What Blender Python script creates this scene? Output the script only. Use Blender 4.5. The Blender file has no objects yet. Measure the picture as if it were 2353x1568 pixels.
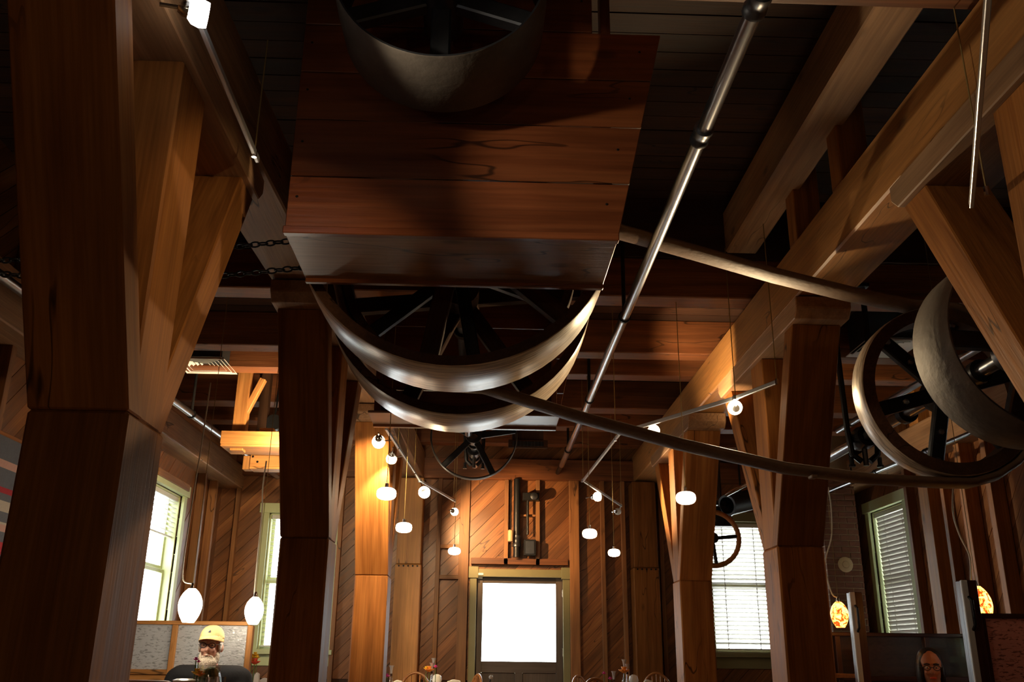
import bpy, bmesh, math, random
from mathutils import Vector, Matrix
random.seed(7)
S = bpy.context.scene
COL = S.collection
V = Vector

# ------------------------------------------------------------------ camera
F, CX, CY = 2100.0, 1176.5, 784.0
CAMP = V((0, 0, 1.2))
VPX, VPY, ROLL = 1105.0, 1508.0, 0.012
def _cam():
    yv = V((VPX - CX, VPY - CY, F)).normalized()
    dx, dy = math.tan(ROLL), -1.0
    t = -F * F / ((VPX - CX) * dx + (VPY - CY) * dy)
    zv = V((dx * t, dy * t, F)).normalized()
    xv = yv.cross(zv)
    return xv, yv, zv                      # world axes seen from the camera (x right, y down, z forward)
XV, YV, ZV = _cam()
def ray(px, py):
    c = V((px - CX, py - CY, F))
    return V((XV.dot(c), YV.dot(c), ZV.dot(c)))
def P(px, py, x=None, y=None, z=None):     # pixel -> point on the plane it stands on
    d = ray(px, py)
    s = y / d.y if y is not None else (x / d.x if x is not None else (z - CAMP.z) / d.z)
    return CAMP + d * s
cd = bpy.data.cameras.new('camera')
cd.sensor_fit = 'HORIZONTAL'; cd.sensor_width = 36.0; cd.lens = F / 2353.0 * 36.0
cd.clip_start = 0.05; cd.clip_end = 200
cam = bpy.data.objects.new('camera', cd); COL.objects.link(cam)
right = V((XV.x, YV.x, ZV.x)); down = V((XV.y, YV.y, ZV.y)); fwd = V((XV.z, YV.z, ZV.z))
cam.matrix_world = Matrix(((right.x, -down.x, -fwd.x, CAMP.x), (right.y, -down.y, -fwd.y, CAMP.y),
                           (right.z, -down.z, -fwd.z, CAMP.z), (0, 0, 0, 1)))
S.camera = cam

# ------------------------------------------------------------------ world, exposure
S.view_settings.view_transform = 'Standard'; S.view_settings.look = 'None'
S.view_settings.gamma = 1.0; S.view_settings.use_curve_mapping = False
S.view_settings.exposure = 0.0
W_STR = 13.0
w = bpy.data.worlds.new('overcast_sky'); S.world = w; w.use_nodes = True
bg = w.node_tree.nodes['Background']
bg.inputs[0].default_value = (0.93, 0.97, 1.0, 1); bg.inputs[1].default_value = W_STR
LAMP = 3.0                                   # scale on all lamps
S.cycles.max_bounces = 8; S.cycles.diffuse_bounces = 4; S.cycles.glossy_bounces = 4
S.cycles.transparent_max_bounces = 16; S.cycles.sample_clamp_indirect = 6.0
S.cycles.use_denoising = True
S.cycles.caustics_reflective = False; S.cycles.caustics_refractive = False
def portal(c, n, su, sv):                    # sky portal in a window opening
    l = bpy.data.lights.new('sky_portal', 'AREA'); l.shape = 'RECTANGLE'; l.size = su; l.size_y = sv
    l.cycles.is_portal = True
    o = bpy.data.objects.new('sky_portal', l); COL.objects.link(o)
    o.location = c; o.rotation_euler = V(n).to_track_quat('-Z', 'Y').to_euler()
BACK, LEFT, RIGHT, REAR = 12.6, -3.6, 5.0, -3.0
CEIL = 4.2

# ------------------------------------------------------------------ helpers
WM = {}
def link(o, M, parent=None):
    COL.objects.link(o)
    if parent is not None:
        o.parent = parent; o.matrix_parent_inverse = WM[parent.name].inverted()
    o.matrix_basis = M; WM[o.name] = M
    return o
def thing(name, label, cat, loc=(0, 0, 0), group=None):
    o = bpy.data.objects.new(name, None); o.empty_display_size = .05
    link(o, Matrix.Translation(V(loc)))
    return tag(o, label, cat, group)
def tag(o, label, cat=None, group=None):
    o['label'] = label
    if cat: o['category'] = cat
    if group: o['group'] = group
    return o
def struct(o):
    o['kind'] = 'structure'; return o
def mk(name, verts, faces, mat, parent=None, grain=(0, 0, 1), smooth=False, bev=0.0, origin=None):
    vs = [V(v) for v in verts]
    c = V(origin) if origin else sum(vs, V()) / len(vs)
    g = V(grain).normalized()
    ref = V((1, 0, 0)) if abs(g.x) < .9 else V((0, 1, 0))
    xa = (ref - g * ref.dot(g)).normalized(); ya = g.cross(xa)
    R = Matrix((xa, ya, g)).transposed()
    Ri = R.transposed()
    me = bpy.data.meshes.new(name)
    me.from_pydata([Ri @ (v - c) for v in vs], [], faces)
    bm = bmesh.new(); bm.from_mesh(me)
    bmesh.ops.recalc_face_normals(bm, faces=bm.faces)
    if bev:
        bmesh.ops.bevel(bm, geom=list(bm.edges), offset=bev, segments=1, affect='EDGES', clamp_overlap=True)
    if smooth:
        for f in bm.faces: f.smooth = True
    bm.to_mesh(me); bm.free()
    if smooth == 'auto':
        me.set_sharp_from_angle(angle=math.radians(40))
    if mat: me.materials.append(M_[mat] if isinstance(mat, str) else mat)
    o = bpy.data.objects.new(name, me)
    return link(o, Matrix.Translation(c) @ R.to_4x4(), parent)
BF = [(0, 1, 2, 3), (4, 7, 6, 5), (0, 4, 5, 1), (1, 5, 6, 2), (2, 6, 7, 3), (3, 7, 4, 0)]
def box(name, a, b, mat, parent=None, grain=None, bev=0.004):
    (x0, y0, z0), (x1, y1, z1) = a, b
    v = [(x0, y0, z0), (x1, y0, z0), (x1, y1, z0), (x0, y1, z0), (x0, y0, z1), (x1, y0, z1), (x1, y1, z1), (x0, y1, z1)]
    if grain is None:
        d = [abs(x1 - x0), abs(y1 - y0), abs(z1 - z0)]; k = d.index(max(d))
        grain = [(1, 0, 0), (0, 1, 0), (0, 0, 1)][k]
    return mk(name, v, BF, mat, parent, grain, bev=bev)
def timber(name, p0, p1, side, w, d, mat, parent=None, bev=0.006):
    p0, p1 = V(p0), V(p1); g = (p1 - p0).normalized(); s = V(side); s = (s - g * s.dot(g)).normalized(); t = g.cross(s)
    v = []
    for p in (p0, p1):
        for a, b in ((-1, -1), (1, -1), (1, 1), (-1, 1)):
            v.append(p + s * (a * w / 2) + t * (b * d / 2))
    return mk(name, v, BF, mat, parent, g, bev=bev)
def prism(name, poly, axis, a0, a1, mat, parent=None, grain=(0, 0, 1), bev=0.0):
    def pt(p, a):
        return {'x': (a, p[0], p[1]), 'y': (p[0], a, p[1]), 'z': (p[0], p[1], a)}[axis]
    n = len(poly)
    v = [pt(p, a0) for p in poly] + [pt(p, a1) for p in poly]
    f = [tuple(range(n)), tuple(range(2 * n - 1, n - 1, -1))] + [(i, (i + 1) % n, n + (i + 1) % n, n + i) for i in range(n)]
    return mk(name, v, f, mat, parent, grain, bev=bev)
def tube_vf(pts, r, seg=8, cyclic=False, caps=True):
    pts = [V(p) for p in pts]; n = len(pts); rs = r if isinstance(r, (list, tuple)) else [r] * n
    v, f = [], []; up = None
    for i, p in enumerate(pts):
        a = pts[i - 1] if (i or cyclic) else p; b = pts[(i + 1) % n] if (i < n - 1 or cyclic) else p
        t = (b - a).normalized()
        if up is None:
            up = t.orthogonal().normalized()
        up = (up - t * up.dot(t)).normalized(); s = t.cross(up)
        for k in range(seg):
            an = 2 * math.pi * k / seg
            v.append(p + (up * math.cos(an) + s * math.sin(an)) * rs[i])
    m = n if cyclic else n - 1
    for i in range(m):
        for k in range(seg):
            f.append((i * seg + k, i * seg + (k + 1) % seg, ((i + 1) % n) * seg + (k + 1) % seg, ((i + 1) % n) * seg + k))
    if caps and not cyclic:
        f.append(tuple(range(seg))[::-1]); f.append(tuple((n - 1) * seg + k for k in range(seg)))
    return v, f
def tube(name, pts, r, mat, parent=None, seg=8, cyclic=False, smooth='auto'):
    v, f = tube_vf(pts, r, seg, cyclic)
    g = V(pts[-1]) - V(pts[0])
    return mk(name, v, f, mat, parent, g if g.length > 1e-4 and not cyclic else (0, 0, 1), smooth=smooth)
def lathe_vf(prof, o, ax, seg=24, closed=False):
    o, ax = V(o), V(ax).normalized(); u = ax.orthogonal().normalized(); s = ax.cross(u)
    v, f = [], []; n = len(prof)
    for r, h in prof:
        for k in range(seg):
            an = 2 * math.pi * k / seg
            v.append(o + ax * h + (u * math.cos(an) + s * math.sin(an)) * max(r, 1e-4))
    for i in range(n if closed else n - 1):
        j = (i + 1) % n
        for k in range(seg):
            f.append((i * seg + k, i * seg + (k + 1) % seg, j * seg + (k + 1) % seg, j * seg + k))
    if not closed:
        f.append(tuple(range(seg))[::-1]); f.append(tuple((n - 1) * seg + k for k in range(seg)))
    return v, f
def lathe(name, prof, o, mat, parent=None, ax=(0, 0, 1), seg=24, closed=False, smooth='auto'):
    v, f = lathe_vf(prof, o, ax, seg, closed)
    return mk(name, v, f, mat, parent, ax, smooth=smooth, origin=o)
def multi(name, parts, mat, parent=None, grain=(0, 0, 1), smooth='auto'):
    v, f = [], []
    for pv, pf in parts:
        b = len(v); v += [V(p) for p in pv]; f += [tuple(b + i for i in q) for q in pf]
    return mk(name, v, f, mat, parent, grain, smooth=smooth)
def box_vf(a, b):
    (x0, y0, z0), (x1, y1, z1) = a, b
    return [(x0, y0, z0), (x1, y0, z0), (x1, y1, z0), (x0, y1, z0), (x0, y0, z1), (x1, y0, z1), (x1, y1, z1), (x0, y1, z1)], BF
def ellip_vf(c, r, seg=16, rings=10, rot=None):
    c = V(c); v, f = [], []
    for i in range(rings + 1):
        th = math.pi * i / rings
        for k in range(seg):
            ph = 2 * math.pi * k / seg
            q = V((r[0] * math.sin(th) * math.cos(ph), r[1] * math.sin(th) * math.sin(ph), r[2] * math.cos(th)))
            if rot: q = rot @ q
            v.append(c + q)
    for i in range(rings):
        for k in range(seg):
            f.append((i * seg + k, i * seg + (k + 1) % seg, (i + 1) * seg + (k + 1) % seg, (i + 1) * seg + k))
    return v, f
def blob(name, parts, mat, parent=None, voxel=0.01, sm=4):
    o = multi(name, parts, mat, parent, smooth=True)
    r = o.modifiers.new('remesh', 'REMESH'); r.mode = 'VOXEL'; r.voxel_size = voxel; r.use_smooth_shade = True
    s = o.modifiers.new('smooth', 'SMOOTH'); s.iterations = sm; s.factor = .5
    return o

# ------------------------------------------------------------------ materials
M_ = {}
def nodes(name):
    m = bpy.data.materials.new(name); m.use_nodes = True
    nt = m.node_tree; b = nt.nodes['Principled BSDF']
    M_[name] = m
    return m, nt, b
def plain(name, col, rough=.6, metal=0.0, var=0.0, scale=20, bump=0.0, emis=None, es=0.0, spec=None):
    m, nt, b = nodes(name)
    b.inputs['Base Color'].default_value = (*col, 1); b.inputs['Roughness'].default_value = rough
    b.inputs['Metallic'].default_value = metal
    if spec is not None: b.inputs['Specular IOR Level'].default_value = spec
    if emis:
        b.inputs['Emission Color'].default_value = (*emis, 1); b.inputs['Emission Strength'].default_value = es
    if var or bump:
        tc = nt.nodes.new('ShaderNodeTexCoord'); n = nt.nodes.new('ShaderNodeTexNoise')
        n.inputs['Scale'].default_value = scale; n.inputs['Detail'].default_value = 5
        nt.links.new(tc.outputs['Object'], n.inputs['Vector'])
        if var:
            mx = nt.nodes.new('ShaderNodeMix'); mx.data_type = 'RGBA'
            mx.inputs['A'].default_value = (*[c * (1 - var) for c in col], 1)
            mx.inputs['B'].default_value = (*[min(1, c * (1 + var)) for c in col], 1)
            nt.links.new(n.outputs['Fac'], mx.inputs['Factor']); nt.links.new(mx.outputs['Result'], b.inputs['Base Color'])
        if bump:
            bp = nt.nodes.new('ShaderNodeBump'); bp.inputs['Strength'].default_value = bump; bp.inputs['Distance'].default_value = .01
            nt.links.new(n.outputs['Fac'], bp.inputs['Height']); nt.links.new(bp.outputs['Normal'], b.inputs['Normal'])
    return m
def wood(name, c0, c1, c2, rough=.5, fine=1.0, coat=0.0, cracks=.25, spec=.4):
    m, nt, b = nodes(name); N, L = nt.nodes.new, nt.links.new
    tc = N('ShaderNodeTexCoord'); oi = N('ShaderNodeObjectInfo')
    off = N('ShaderNodeVectorMath'); off.operation = 'MULTIPLY_ADD'
    cmb = N('ShaderNodeCombineXYZ')
    for i in range(3): L(oi.outputs['Random'], cmb.inputs[i])
    off.inputs[1].default_value = (17, 31, 53)
    L(cmb.outputs[0], off.inputs[0]); L(tc.outputs['Object'], off.inputs[2])
    def mapped(sc):
        mp = N('ShaderNodeMapping'); mp.inputs['Scale'].default_value = sc; L(off.outputs[0], mp.inputs['Vector']); return mp.outputs[0]
    def noise(sc, vec, det=6, dist=.0):
        n = N('ShaderNodeTexNoise'); n.inputs['Scale'].default_value = sc; n.inputs['Detail'].default_value = det
        n.inputs['Distortion'].default_value = dist; L(vec, n.inputs['Vector']); return n.outputs['Fac']
    g = noise(1.0, mapped((14 * fine, 14 * fine, .9 * fine)), 6, .6)
    fg = noise(1.0, mapped((70 * fine, 70 * fine, 2.5)), 3)
    bl = noise(1.0, mapped((1.6, 1.6, .8)), 3)
    cr = N('ShaderNodeValToRGB'); e = cr.color_ramp.elements
    e[0].position = .22; e[0].color = (*c0, 1); e[1].position = .8; e[1].color = (*c2, 1)
    k = cr.color_ramp.elements.new(.5); k.color = (*c1, 1)
    L(g, cr.inputs[0])
    def mul(a, fac, lo, hi):
        r = N('ShaderNodeMapRange'); r.inputs[1].default_value = .3; r.inputs[2].default_value = .7
        r.inputs[3].default_value = lo; r.inputs[4].default_value = hi; L(fac, r.inputs[0])
        v = N('ShaderNodeVectorMath'); v.operation = 'SCALE'; L(a, v.inputs[0]); L(r.outputs[0], v.inputs['Scale']); return v.outputs[0]
    c = mul(cr.outputs[0], fg, .82, 1.15); c = mul(c, bl, .7, 1.25)
    rr = N('ShaderNodeMapRange'); rr.inputs[3].default_value = .75; rr.inputs[4].default_value = 1.25; L(oi.outputs['Random'], rr.inputs[0])
    v = N('ShaderNodeVectorMath'); v.operation = 'SCALE'; L(c, v.inputs[0]); L(rr.outputs[0], v.inputs['Scale']); c = v.outputs[0]
    # knots and nail holes
    vo = N('ShaderNodeTexVoronoi'); vo.inputs['Scale'].default_value = 1.0; L(mapped((3.2, 3.2, 1.5)), vo.inputs['Vector'])
    kr = N('ShaderNodeMapRange'); kr.inputs[1].default_value = .05; kr.inputs[2].default_value = .11; kr.inputs[3].default_value = 1 - cracks * 2; kr.inputs[4].default_value = 1; L(vo.outputs['Distance'], kr.inputs[0])
    v = N('ShaderNodeVectorMath'); v.operation = 'SCALE'; L(c, v.inputs[0]); L(kr.outputs[0], v.inputs['Scale']); c = v.outputs[0]
    # long drying checks
    cn = noise(1.0, mapped((3.4, 3.4, .55)), 3, .3)
    ab = N('ShaderNodeMath'); ab.operation = 'SUBTRACT'; ab.inputs[1].default_value = .5; L(cn, ab.inputs[0])
    aa = N('ShaderNodeMath'); aa.operation = 'ABSOLUTE'; L(ab.outputs[0], aa.inputs[0])
    ck = N('ShaderNodeMapRange'); ck.inputs[1].default_value = .0015; ck.inputs[2].default_value = .006; ck.inputs[3].default_value = 0; ck.inputs[4].default_value = 1; L(aa.outputs[0], ck.inputs[0])
    mk_ = N('ShaderNodeMapRange'); mk_.inputs[1].default_value = .52; mk_.inputs[2].default_value = .60; mk_.inputs[3].default_value = 1; mk_.inputs[4].default_value = 0; L(bl, mk_.inputs[0])
    mxx = N('ShaderNodeMath'); mxx.operation = 'MAXIMUM'; L(ck.outputs[0], mxx.inputs[0]); L(mk_.outputs[0], mxx.inputs[1])
    sc_ = N('ShaderNodeMapRange'); sc_.inputs[3].default_value = 1 - min(.85, cracks * 3); sc_.inputs[4].default_value = 1; L(mxx.outputs[0], sc_.inputs[0])
    v = N('ShaderNodeVectorMath'); v.operation = 'SCALE'; L(c, v.inputs[0]); L(sc_.outputs[0], v.inputs['Scale']); c = v.outputs[0]
    L(c, b.inputs['Base Color'])
    ro = N('ShaderNodeMapRange'); ro.inputs[3].default_value = rough - .1; ro.inputs[4].default_value = rough + .15; L(g, ro.inputs[0]); L(ro.outputs[0], b.inputs['Roughness'])
    b.inputs['Specular IOR Level'].default_value = spec
    if coat:
        b.inputs['Coat Weight'].default_value = coat; b.inputs['Coat Roughness'].default_value = .25
    bp = N('ShaderNodeBump'); bp.inputs['Strength'].default_value = .35; bp.inputs['Distance'].default_value = .004
    L(fg, bp.inputs['Height']); L(bp.outputs['Normal'], b.inputs['Normal'])
    return m
wood('fir', (.20, .068, .016), (.31, .115, .028), (.40, .16, .042), .55, 1, .0, spec=.1)
wood('fir_light', (.34, .135, .036), (.46, .20, .055), (.55, .26, .08), .5)
wood('fir_grey', (.24, .115, .05), (.36, .19, .09), (.46, .27, .14), .6)
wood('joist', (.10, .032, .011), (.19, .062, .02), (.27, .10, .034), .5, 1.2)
wood('plank', (.12, .042, .014), (.21, .08, .026), (.30, .125, .042), .42, 1.4, .1)
wood('stud', (.17, .065, .022), (.26, .11, .038), (.35, .165, .06), .5)
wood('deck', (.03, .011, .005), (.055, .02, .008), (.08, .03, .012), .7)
wood('casing', (.10, .026, .009), (.16, .045, .015), (.22, .07, .022), .33, .8, .25)
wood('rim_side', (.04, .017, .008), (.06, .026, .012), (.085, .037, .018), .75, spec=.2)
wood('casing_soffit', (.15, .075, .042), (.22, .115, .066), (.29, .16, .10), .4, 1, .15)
wood('chair_wood', (.26, .09, .025), (.36, .14, .04), (.45, .2, .07), .3, 2, .4, .05)
wood('dark_walnut', (.05, .016, .008), (.08, .026, .012), (.11, .038, .017), .3, 1, .4, .1)
wood('door_paint', (.07, .052, .042), (.09, .065, .052), (.11, .08, .065), .45, 1, 0, .02)
def rimwood():
    m, nt, b = nodes('rim_wood'); N, L = nt.nodes.new, nt.links.new
    tc = N('ShaderNodeTexCoord'); sp = N('ShaderNodeSeparateXYZ'); L(tc.outputs['Object'], sp.inputs[0])
    at = N('ShaderNodeMath'); at.operation = 'ARCTAN2'; L(sp.outputs['X'], at.inputs[0]); L(sp.outputs['Y'], at.inputs[1])
    def streak(ka, kz, det):
        c = N('ShaderNodeCombineXYZ'); m1 = N('ShaderNodeMath'); m1.operation = 'MULTIPLY'; m1.inputs[1].default_value = ka; L(at.outputs[0], m1.inputs[0])
        m2 = N('ShaderNodeMath'); m2.operation = 'MULTIPLY'; m2.inputs[1].default_value = kz; L(sp.outputs['Z'], m2.inputs[0])
        L(m1.outputs[0], c.inputs[0]); L(m2.outputs[0], c.inputs[1]); n = N('ShaderNodeTexNoise'); n.inputs['Scale'].default_value = 1; n.inputs['Detail'].default_value = det; L(c.outputs[0], n.inputs['Vector']); return n.outputs['Fac']
    f = streak(3, 55, 5); g = streak(9, 130, 2)
    r = N('ShaderNodeValToRGB'); e = r.color_ramp.elements; e[0].position = .36; e[0].color = (.20, .135, .085, 1); e[1].position = .58; e[1].color = (.66, .54, .40, 1); L(f, r.inputs[0])
    r2 = N('ShaderNodeValToRGB'); e = r2.color_ramp.elements; e[0].position = .26; e[0].color = (.12, .09, .07, 1); e[1].position = .36; e[1].color = (1, 1, 1, 1); L(g, r2.inputs[0])
    mx = N('ShaderNodeMix'); mx.data_type = 'RGBA'; mx.blend_type = 'MULTIPLY'; mx.inputs['Factor'].default_value = .8; L(r.outputs[0], mx.inputs['A']); L(r2.outputs[0], mx.inputs['B']); L(mx.outputs['Result'], b.inputs['Base Color'])
    b.inputs['Roughness'].default_value = .34; b.inputs['Coat Weight'].default_value = .5; b.inputs['Coat Roughness'].default_value = .3
rimwood()
plain('trim_paint', (.22, .195, .09), .5, 0, .12, 8, .05)
plain('trim_green', (.50, .55, .30), .5, 0, .1, 8, .05)
plain('cast_iron', (.022, .022, .024), .38, .6, .3, 30, .25)
plain('iron_face', (.09, .075, .062), .5, .2, .3, 26, .3)
plain('iron_brown', (.06, .042, .03), .7, .0, .35, 22, .4, spec=.25)
plain('satin_aluminium', (.62, .61, .60), .35, .55, .05, 9)
plain('steel', (.42, .44, .48), .28, 1.0, .12, 14)
plain('dark_steel', (.10, .105, .12), .35, .9, .2, 20)
plain('chrome', (.75, .76, .78), .15, 1.0)
plain('brass_cord', (.30, .20, .07), .5, .3)
plain('white_cord', (.72, .66, .52), .5)
plain('black_wire', (.015, .014, .013), .5)
plain('leather', (.14, .08, .045), .6, .0, .3, 30, .3, spec=.25)
plain('white_metal', (.75, .75, .72), .4, 0, .05, 5)
plain('duct_black', (.01, .01, .011), .6)
plain('slat', (.62, .60, .55), .5, 0, .04, 9)
plain('floorboard', (.32, .22, .14), .35, 0, .2, 5)
plain('concrete', (.5, .49, .47), .9, 0, .12, 3)
plain('mortar', (.36, .26, .16), .9, 0, .15, 30, .3)
plain('brick', (.15, .052, .024), .85, 0, .35, 18, .5)
plain('plate_tan', (.48, .33, .17), .5, 0, .1, 10)
plain('skin', (.68, .36, .26), .5, 0, .1, 25)
plain('skin_warm', (.45, .18, .10), .5, 0, .1, 25)
plain('black_cotton', (.009, .009, .011), .85, 0, .2, 40, .2)
plain('cap_cotton', (.72, .48, .20), .85, 0, .08, 60, .2)
plain('navy', (.02, .03, .06), .7)
plain('beard', (.62, .52, .40), .9, 0, .35, 90, .8)
plain('white_hair', (.72, .68, .62), .9, 0, .2, 90, .8)
plain('black_hair', (.012, .010, .010), .45, 0, .2, 60, .3)
plain('specs', (.03, .03, .035), .3)
plain('linen', (.78, .75, .70), .8, 0, .06, 12, .1)
plain('porcelain', (.85, .83, .78), .25)
plain('petal_yellow', (.85, .52, .02), .6, 0, .2, 40)
plain('petal_orange', (.82, .28, .03), .6, 0, .2, 40)
plain('petal_red', (.70, .08, .03), .6, 0, .2, 40)
plain('petal_pink', (.65, .04, .28), .6, 0, .2, 40)
plain('leaf', (.10, .20, .04), .6, 0, .3, 30)
plain('moss', (.13, .17, .05), .9, 0, .5, 60, .8)
plain('oil', (.60, .48, .02), .12)
def glow(name, col, s): plain(name, (.9, .9, .88), .4, emis=col, es=s)
glow('lamp_glass_white', (1, .80, .55), 15.0)
glow('lamp_glass_egg', (1, .86, .66), 36.0)
glow('lamp_glass_spot', (1, .80, .52), 16.0)
glow('lamp_glass_cool', (1, .97, .92), 16.0)
glow('lamp_glass_dim', (1, .82, .5), 2.0)
def amber():
    m, nt, b = nodes('lamp_glass_amber'); N, L = nt.nodes.new, nt.links.new
    tc = N('ShaderNodeTexCoord'); n = N('ShaderNodeTexNoise'); n.inputs['Scale'].default_value = 26; n.inputs['Detail'].default_value = 3; n.inputs['Distortion'].default_value = 1.2
    L(tc.outputs['Object'], n.inputs['Vector'])
    r = N('ShaderNodeValToRGB'); e = r.color_ramp.elements
    e[0].position = .4; e[0].color = (.20, .014, .001, 1); e[1].position = .6; e[1].color = (1, .42, .07, 1)
    L(n.outputs['Fac'], r.inputs[0]); L(r.outputs[0], b.inputs['Emission Color']); b.inputs['Emission Strength'].default_value = 9.0
    b.inputs['Base Color'].default_value = (.5, .15, .03, 1); b.inputs['Roughness'].default_value = .2
amber()
def glass(name, rough, tint, gl):
    m = bpy.data.materials.new(name); m.use_nodes = True; nt = m.node_tree; nt.nodes.clear(); N, L = nt.nodes.new, nt.links.new
    o = N('ShaderNodeOutputMaterial'); t = N('ShaderNodeBsdfTransparent'); g = N('ShaderNodeBsdfGlossy'); mx = N('ShaderNodeMixShader')
    t.inputs[0].default_value = (*tint, 1); g.inputs['Roughness'].default_value = rough
    mx.inputs[0].default_value = gl; L(t.outputs[0], mx.inputs[1]); L(g.outputs[0], mx.inputs[2]); L(mx.outputs[0], o.inputs[0]); M_[name] = m
glass('pane', .03, (.96, .98, .97), .06)
glass('tumbler', .03, (.92, .94, .94), .18)
def pebble(name, c_lo, c_hi, trans):
    m = bpy.data.materials.new(name); m.use_nodes = True; nt = m.node_tree; nt.nodes.clear(); N, L = nt.nodes.new, nt.links.new
    o = N('ShaderNodeOutputMaterial'); tc = N('ShaderNodeTexCoord'); mp = N('ShaderNodeMapping'); mp.inputs['Scale'].default_value = (26, 26, 85)
    L(tc.outputs['Object'], mp.inputs[0])
    n = N('ShaderNodeTexNoise'); n.inputs['Scale'].default_value = 1; n.inputs['Detail'].default_value = 2; n.inputs['Distortion'].default_value = .8; L(mp.outputs[0], n.inputs['Vector'])
    r = N('ShaderNodeValToRGB'); e = r.color_ramp.elements; e[0].position = .36; e[0].color = (*c_lo, 1); e[1].position = .46; e[1].color = (*c_hi, 1); L(n.outputs['Fac'], r.inputs[0])
    tl = N('ShaderNodeBsdfTranslucent'); L(r.outputs[0], tl.inputs[0]); gl = N('ShaderNodeBsdfGlossy'); gl.inputs['Roughness'].default_value = .25
    df = N('ShaderNodeBsdfDiffuse'); L(r.outputs[0], df.inputs[0])
    bp = N('ShaderNodeBump'); bp.inputs['Strength'].default_value = .8; bp.inputs['Distance'].default_value = .01; L(n.outputs['Fac'], bp.inputs['Height']); L(bp.outputs[0], gl.inputs['Normal'])
    a = N('ShaderNodeMixShader'); a.inputs[0].default_value = trans; L(df.outputs[0], a.inputs[1]); L(tl.outputs[0], a.inputs[2])
    c = N('ShaderNodeMixShader'); c.inputs[0].default_value = .25; L(a.outputs[0], c.inputs[1]); L(gl.outputs[0], c.inputs[2]); L(c.outputs[0], o.inputs[0]); M_[name] = m
pebble('pebble_glass', (.55, .56, .55), (.95, .96, .95), .5)
pebble('pebble_glass_dim', (.25, .12, .09), (.75, .42, .34), .6)

# ------------------------------------------------------------------ setting: floor, walls, ceiling
g = struct(box('ground', (-40, -40, -.3), (40, 40, -.12), 'concrete', bev=0))
fl = struct(box('floor', (LEFT - .2, REAR - .2, -.12), (RIGHT + .2, BACK + .2, 0), 'floorboard', bev=0))

def clip(poly, a, b, c):                       # keep a*x+b*y<=c
    out = []
    for i, p in enumerate(poly):
        q = poly[(i + 1) % len(poly)]
        dp, dq = a * p[0] + b * p[1] - c, a * q[0] + b * q[1] - c
        if dp <= 1e-9: out.append(p)
        if (dp < -1e-9 and dq > 1e-9) or (dp > 1e-9 and dq < -1e-9):
            t = dp / (dp - dq); out.append((p[0] + t * (q[0] - p[0]), p[1] + t * (q[1] - p[1])))
    return out
def cells(L0, L1, H, holes):
    xs = sorted({L0, L1, *[h[0] for h in holes], *[h[1] for h in holes]})
    out = []
    for x0, x1 in zip(xs, xs[1:]):
        hs = sorted([(h[2], h[3]) for h in holes if h[0] <= x0 + 1e-6 and h[1] >= x1 - 1e-6])
        z = 0
        for a, b in hs:
            if a > z + 1e-6: out.append((x0, x1, z, a))
            z = b
        if z < H - 1e-6: out.append((x0, x1, z, H))
    return out
class Wall:
    """vertical wall: point = O + U*u + N*n + z, N into the room"""
    def __init__(s, name, O, U, N, L0, L1, H, holes):
        s.O, s.U, s.N = V(O), V(U), V(N); s.cells = cells(L0, L1, H, holes); s.L0, s.L1, s.H = L0, L1, H
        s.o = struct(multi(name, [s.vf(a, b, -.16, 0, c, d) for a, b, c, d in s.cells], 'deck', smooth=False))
    def pt(s, u, n, z): return s.O + s.U * u + s.N * n + V((0, 0, z))
    def vf(s, u0, u1, n0, n1, z0, z1):
        return [s.pt(u0, n0, z0), s.pt(u1, n0, z0), s.pt(u1, n1, z0), s.pt(u0, n1, z0), s.pt(u0, n0, z1), s.pt(u1, n0, z1), s.pt(u1, n1, z1), s.pt(u0, n1, z1)], BF
    def box(s, name, u0, u1, n0, n1, z0, z1, mat, parent=None, grain=None, bev=.003):
        v, f = s.vf(u0, u1, n0, n1, z0, z1)
        if grain is None:
            d = [abs(u1 - u0), abs(n1 - n0), abs(z1 - z0)]; grain = [s.U, s.N, V((0, 0, 1))][d.index(max(d))]
        return mk(name, v, f, mat, parent, grain, bev=bev)
    def planks(s, wd, mat, sgn=1, zmin=0.9):
        r2 = math.sqrt(.5); gap = .0025
        lo = min(sgn * -s.L0 , sgn * -s.L1) ; 
        vals = [(-sgn * u + z) * r2 for u in (s.L0, s.L1) for z in (0, s.H)]
        k = min(vals)
        while k < max(vals):
            vs, fs = [], []
            dep = .016 + random.uniform(-.003, .004)
            for a, b, c, d in s.cells:
                c2 = max(c, zmin)
                if c2 >= d: continue
                p = [(a, c2), (b, c2), (b, d), (a, d)]
                p = clip(p, -sgn * r2, r2, k + wd - gap)
                if len(p) > 2: p = clip(p, sgn * r2, -r2, -(k + gap))
                if len(p) > 2:
                    n = len(p); o = len(vs)
                    vs += [s.pt(u, 0, z) for u, z in p] + [s.pt(u, dep, z) for u, z in p]
                    fs += [tuple(o + i for i in range(n)), tuple(o + i for i in range(2 * n - 1, n - 1, -1))] + [(o + i, o + (i + 1) % n, o + n + (i + 1) % n, o + n + i) for i in range(n)]
            if vs: mk('plank', vs, fs, mat, s.o, s.U * sgn + V((0, 0, 1)))
            k += wd
    def stud(s, u, wd=.06, dp=.1, z0=0.0, z1=None, mat='stud'):
        return s.box('stud', u - wd / 2, u + wd / 2, .02, dp, z0, z1 or CEIL, mat, s.o)
    def noggin(s, u0, u1, z, h=.05, dp=.09):
        return s.box('noggin', u0, u1, .02, dp, z - h / 2, z + h / 2, 'stud', s.o)

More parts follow.
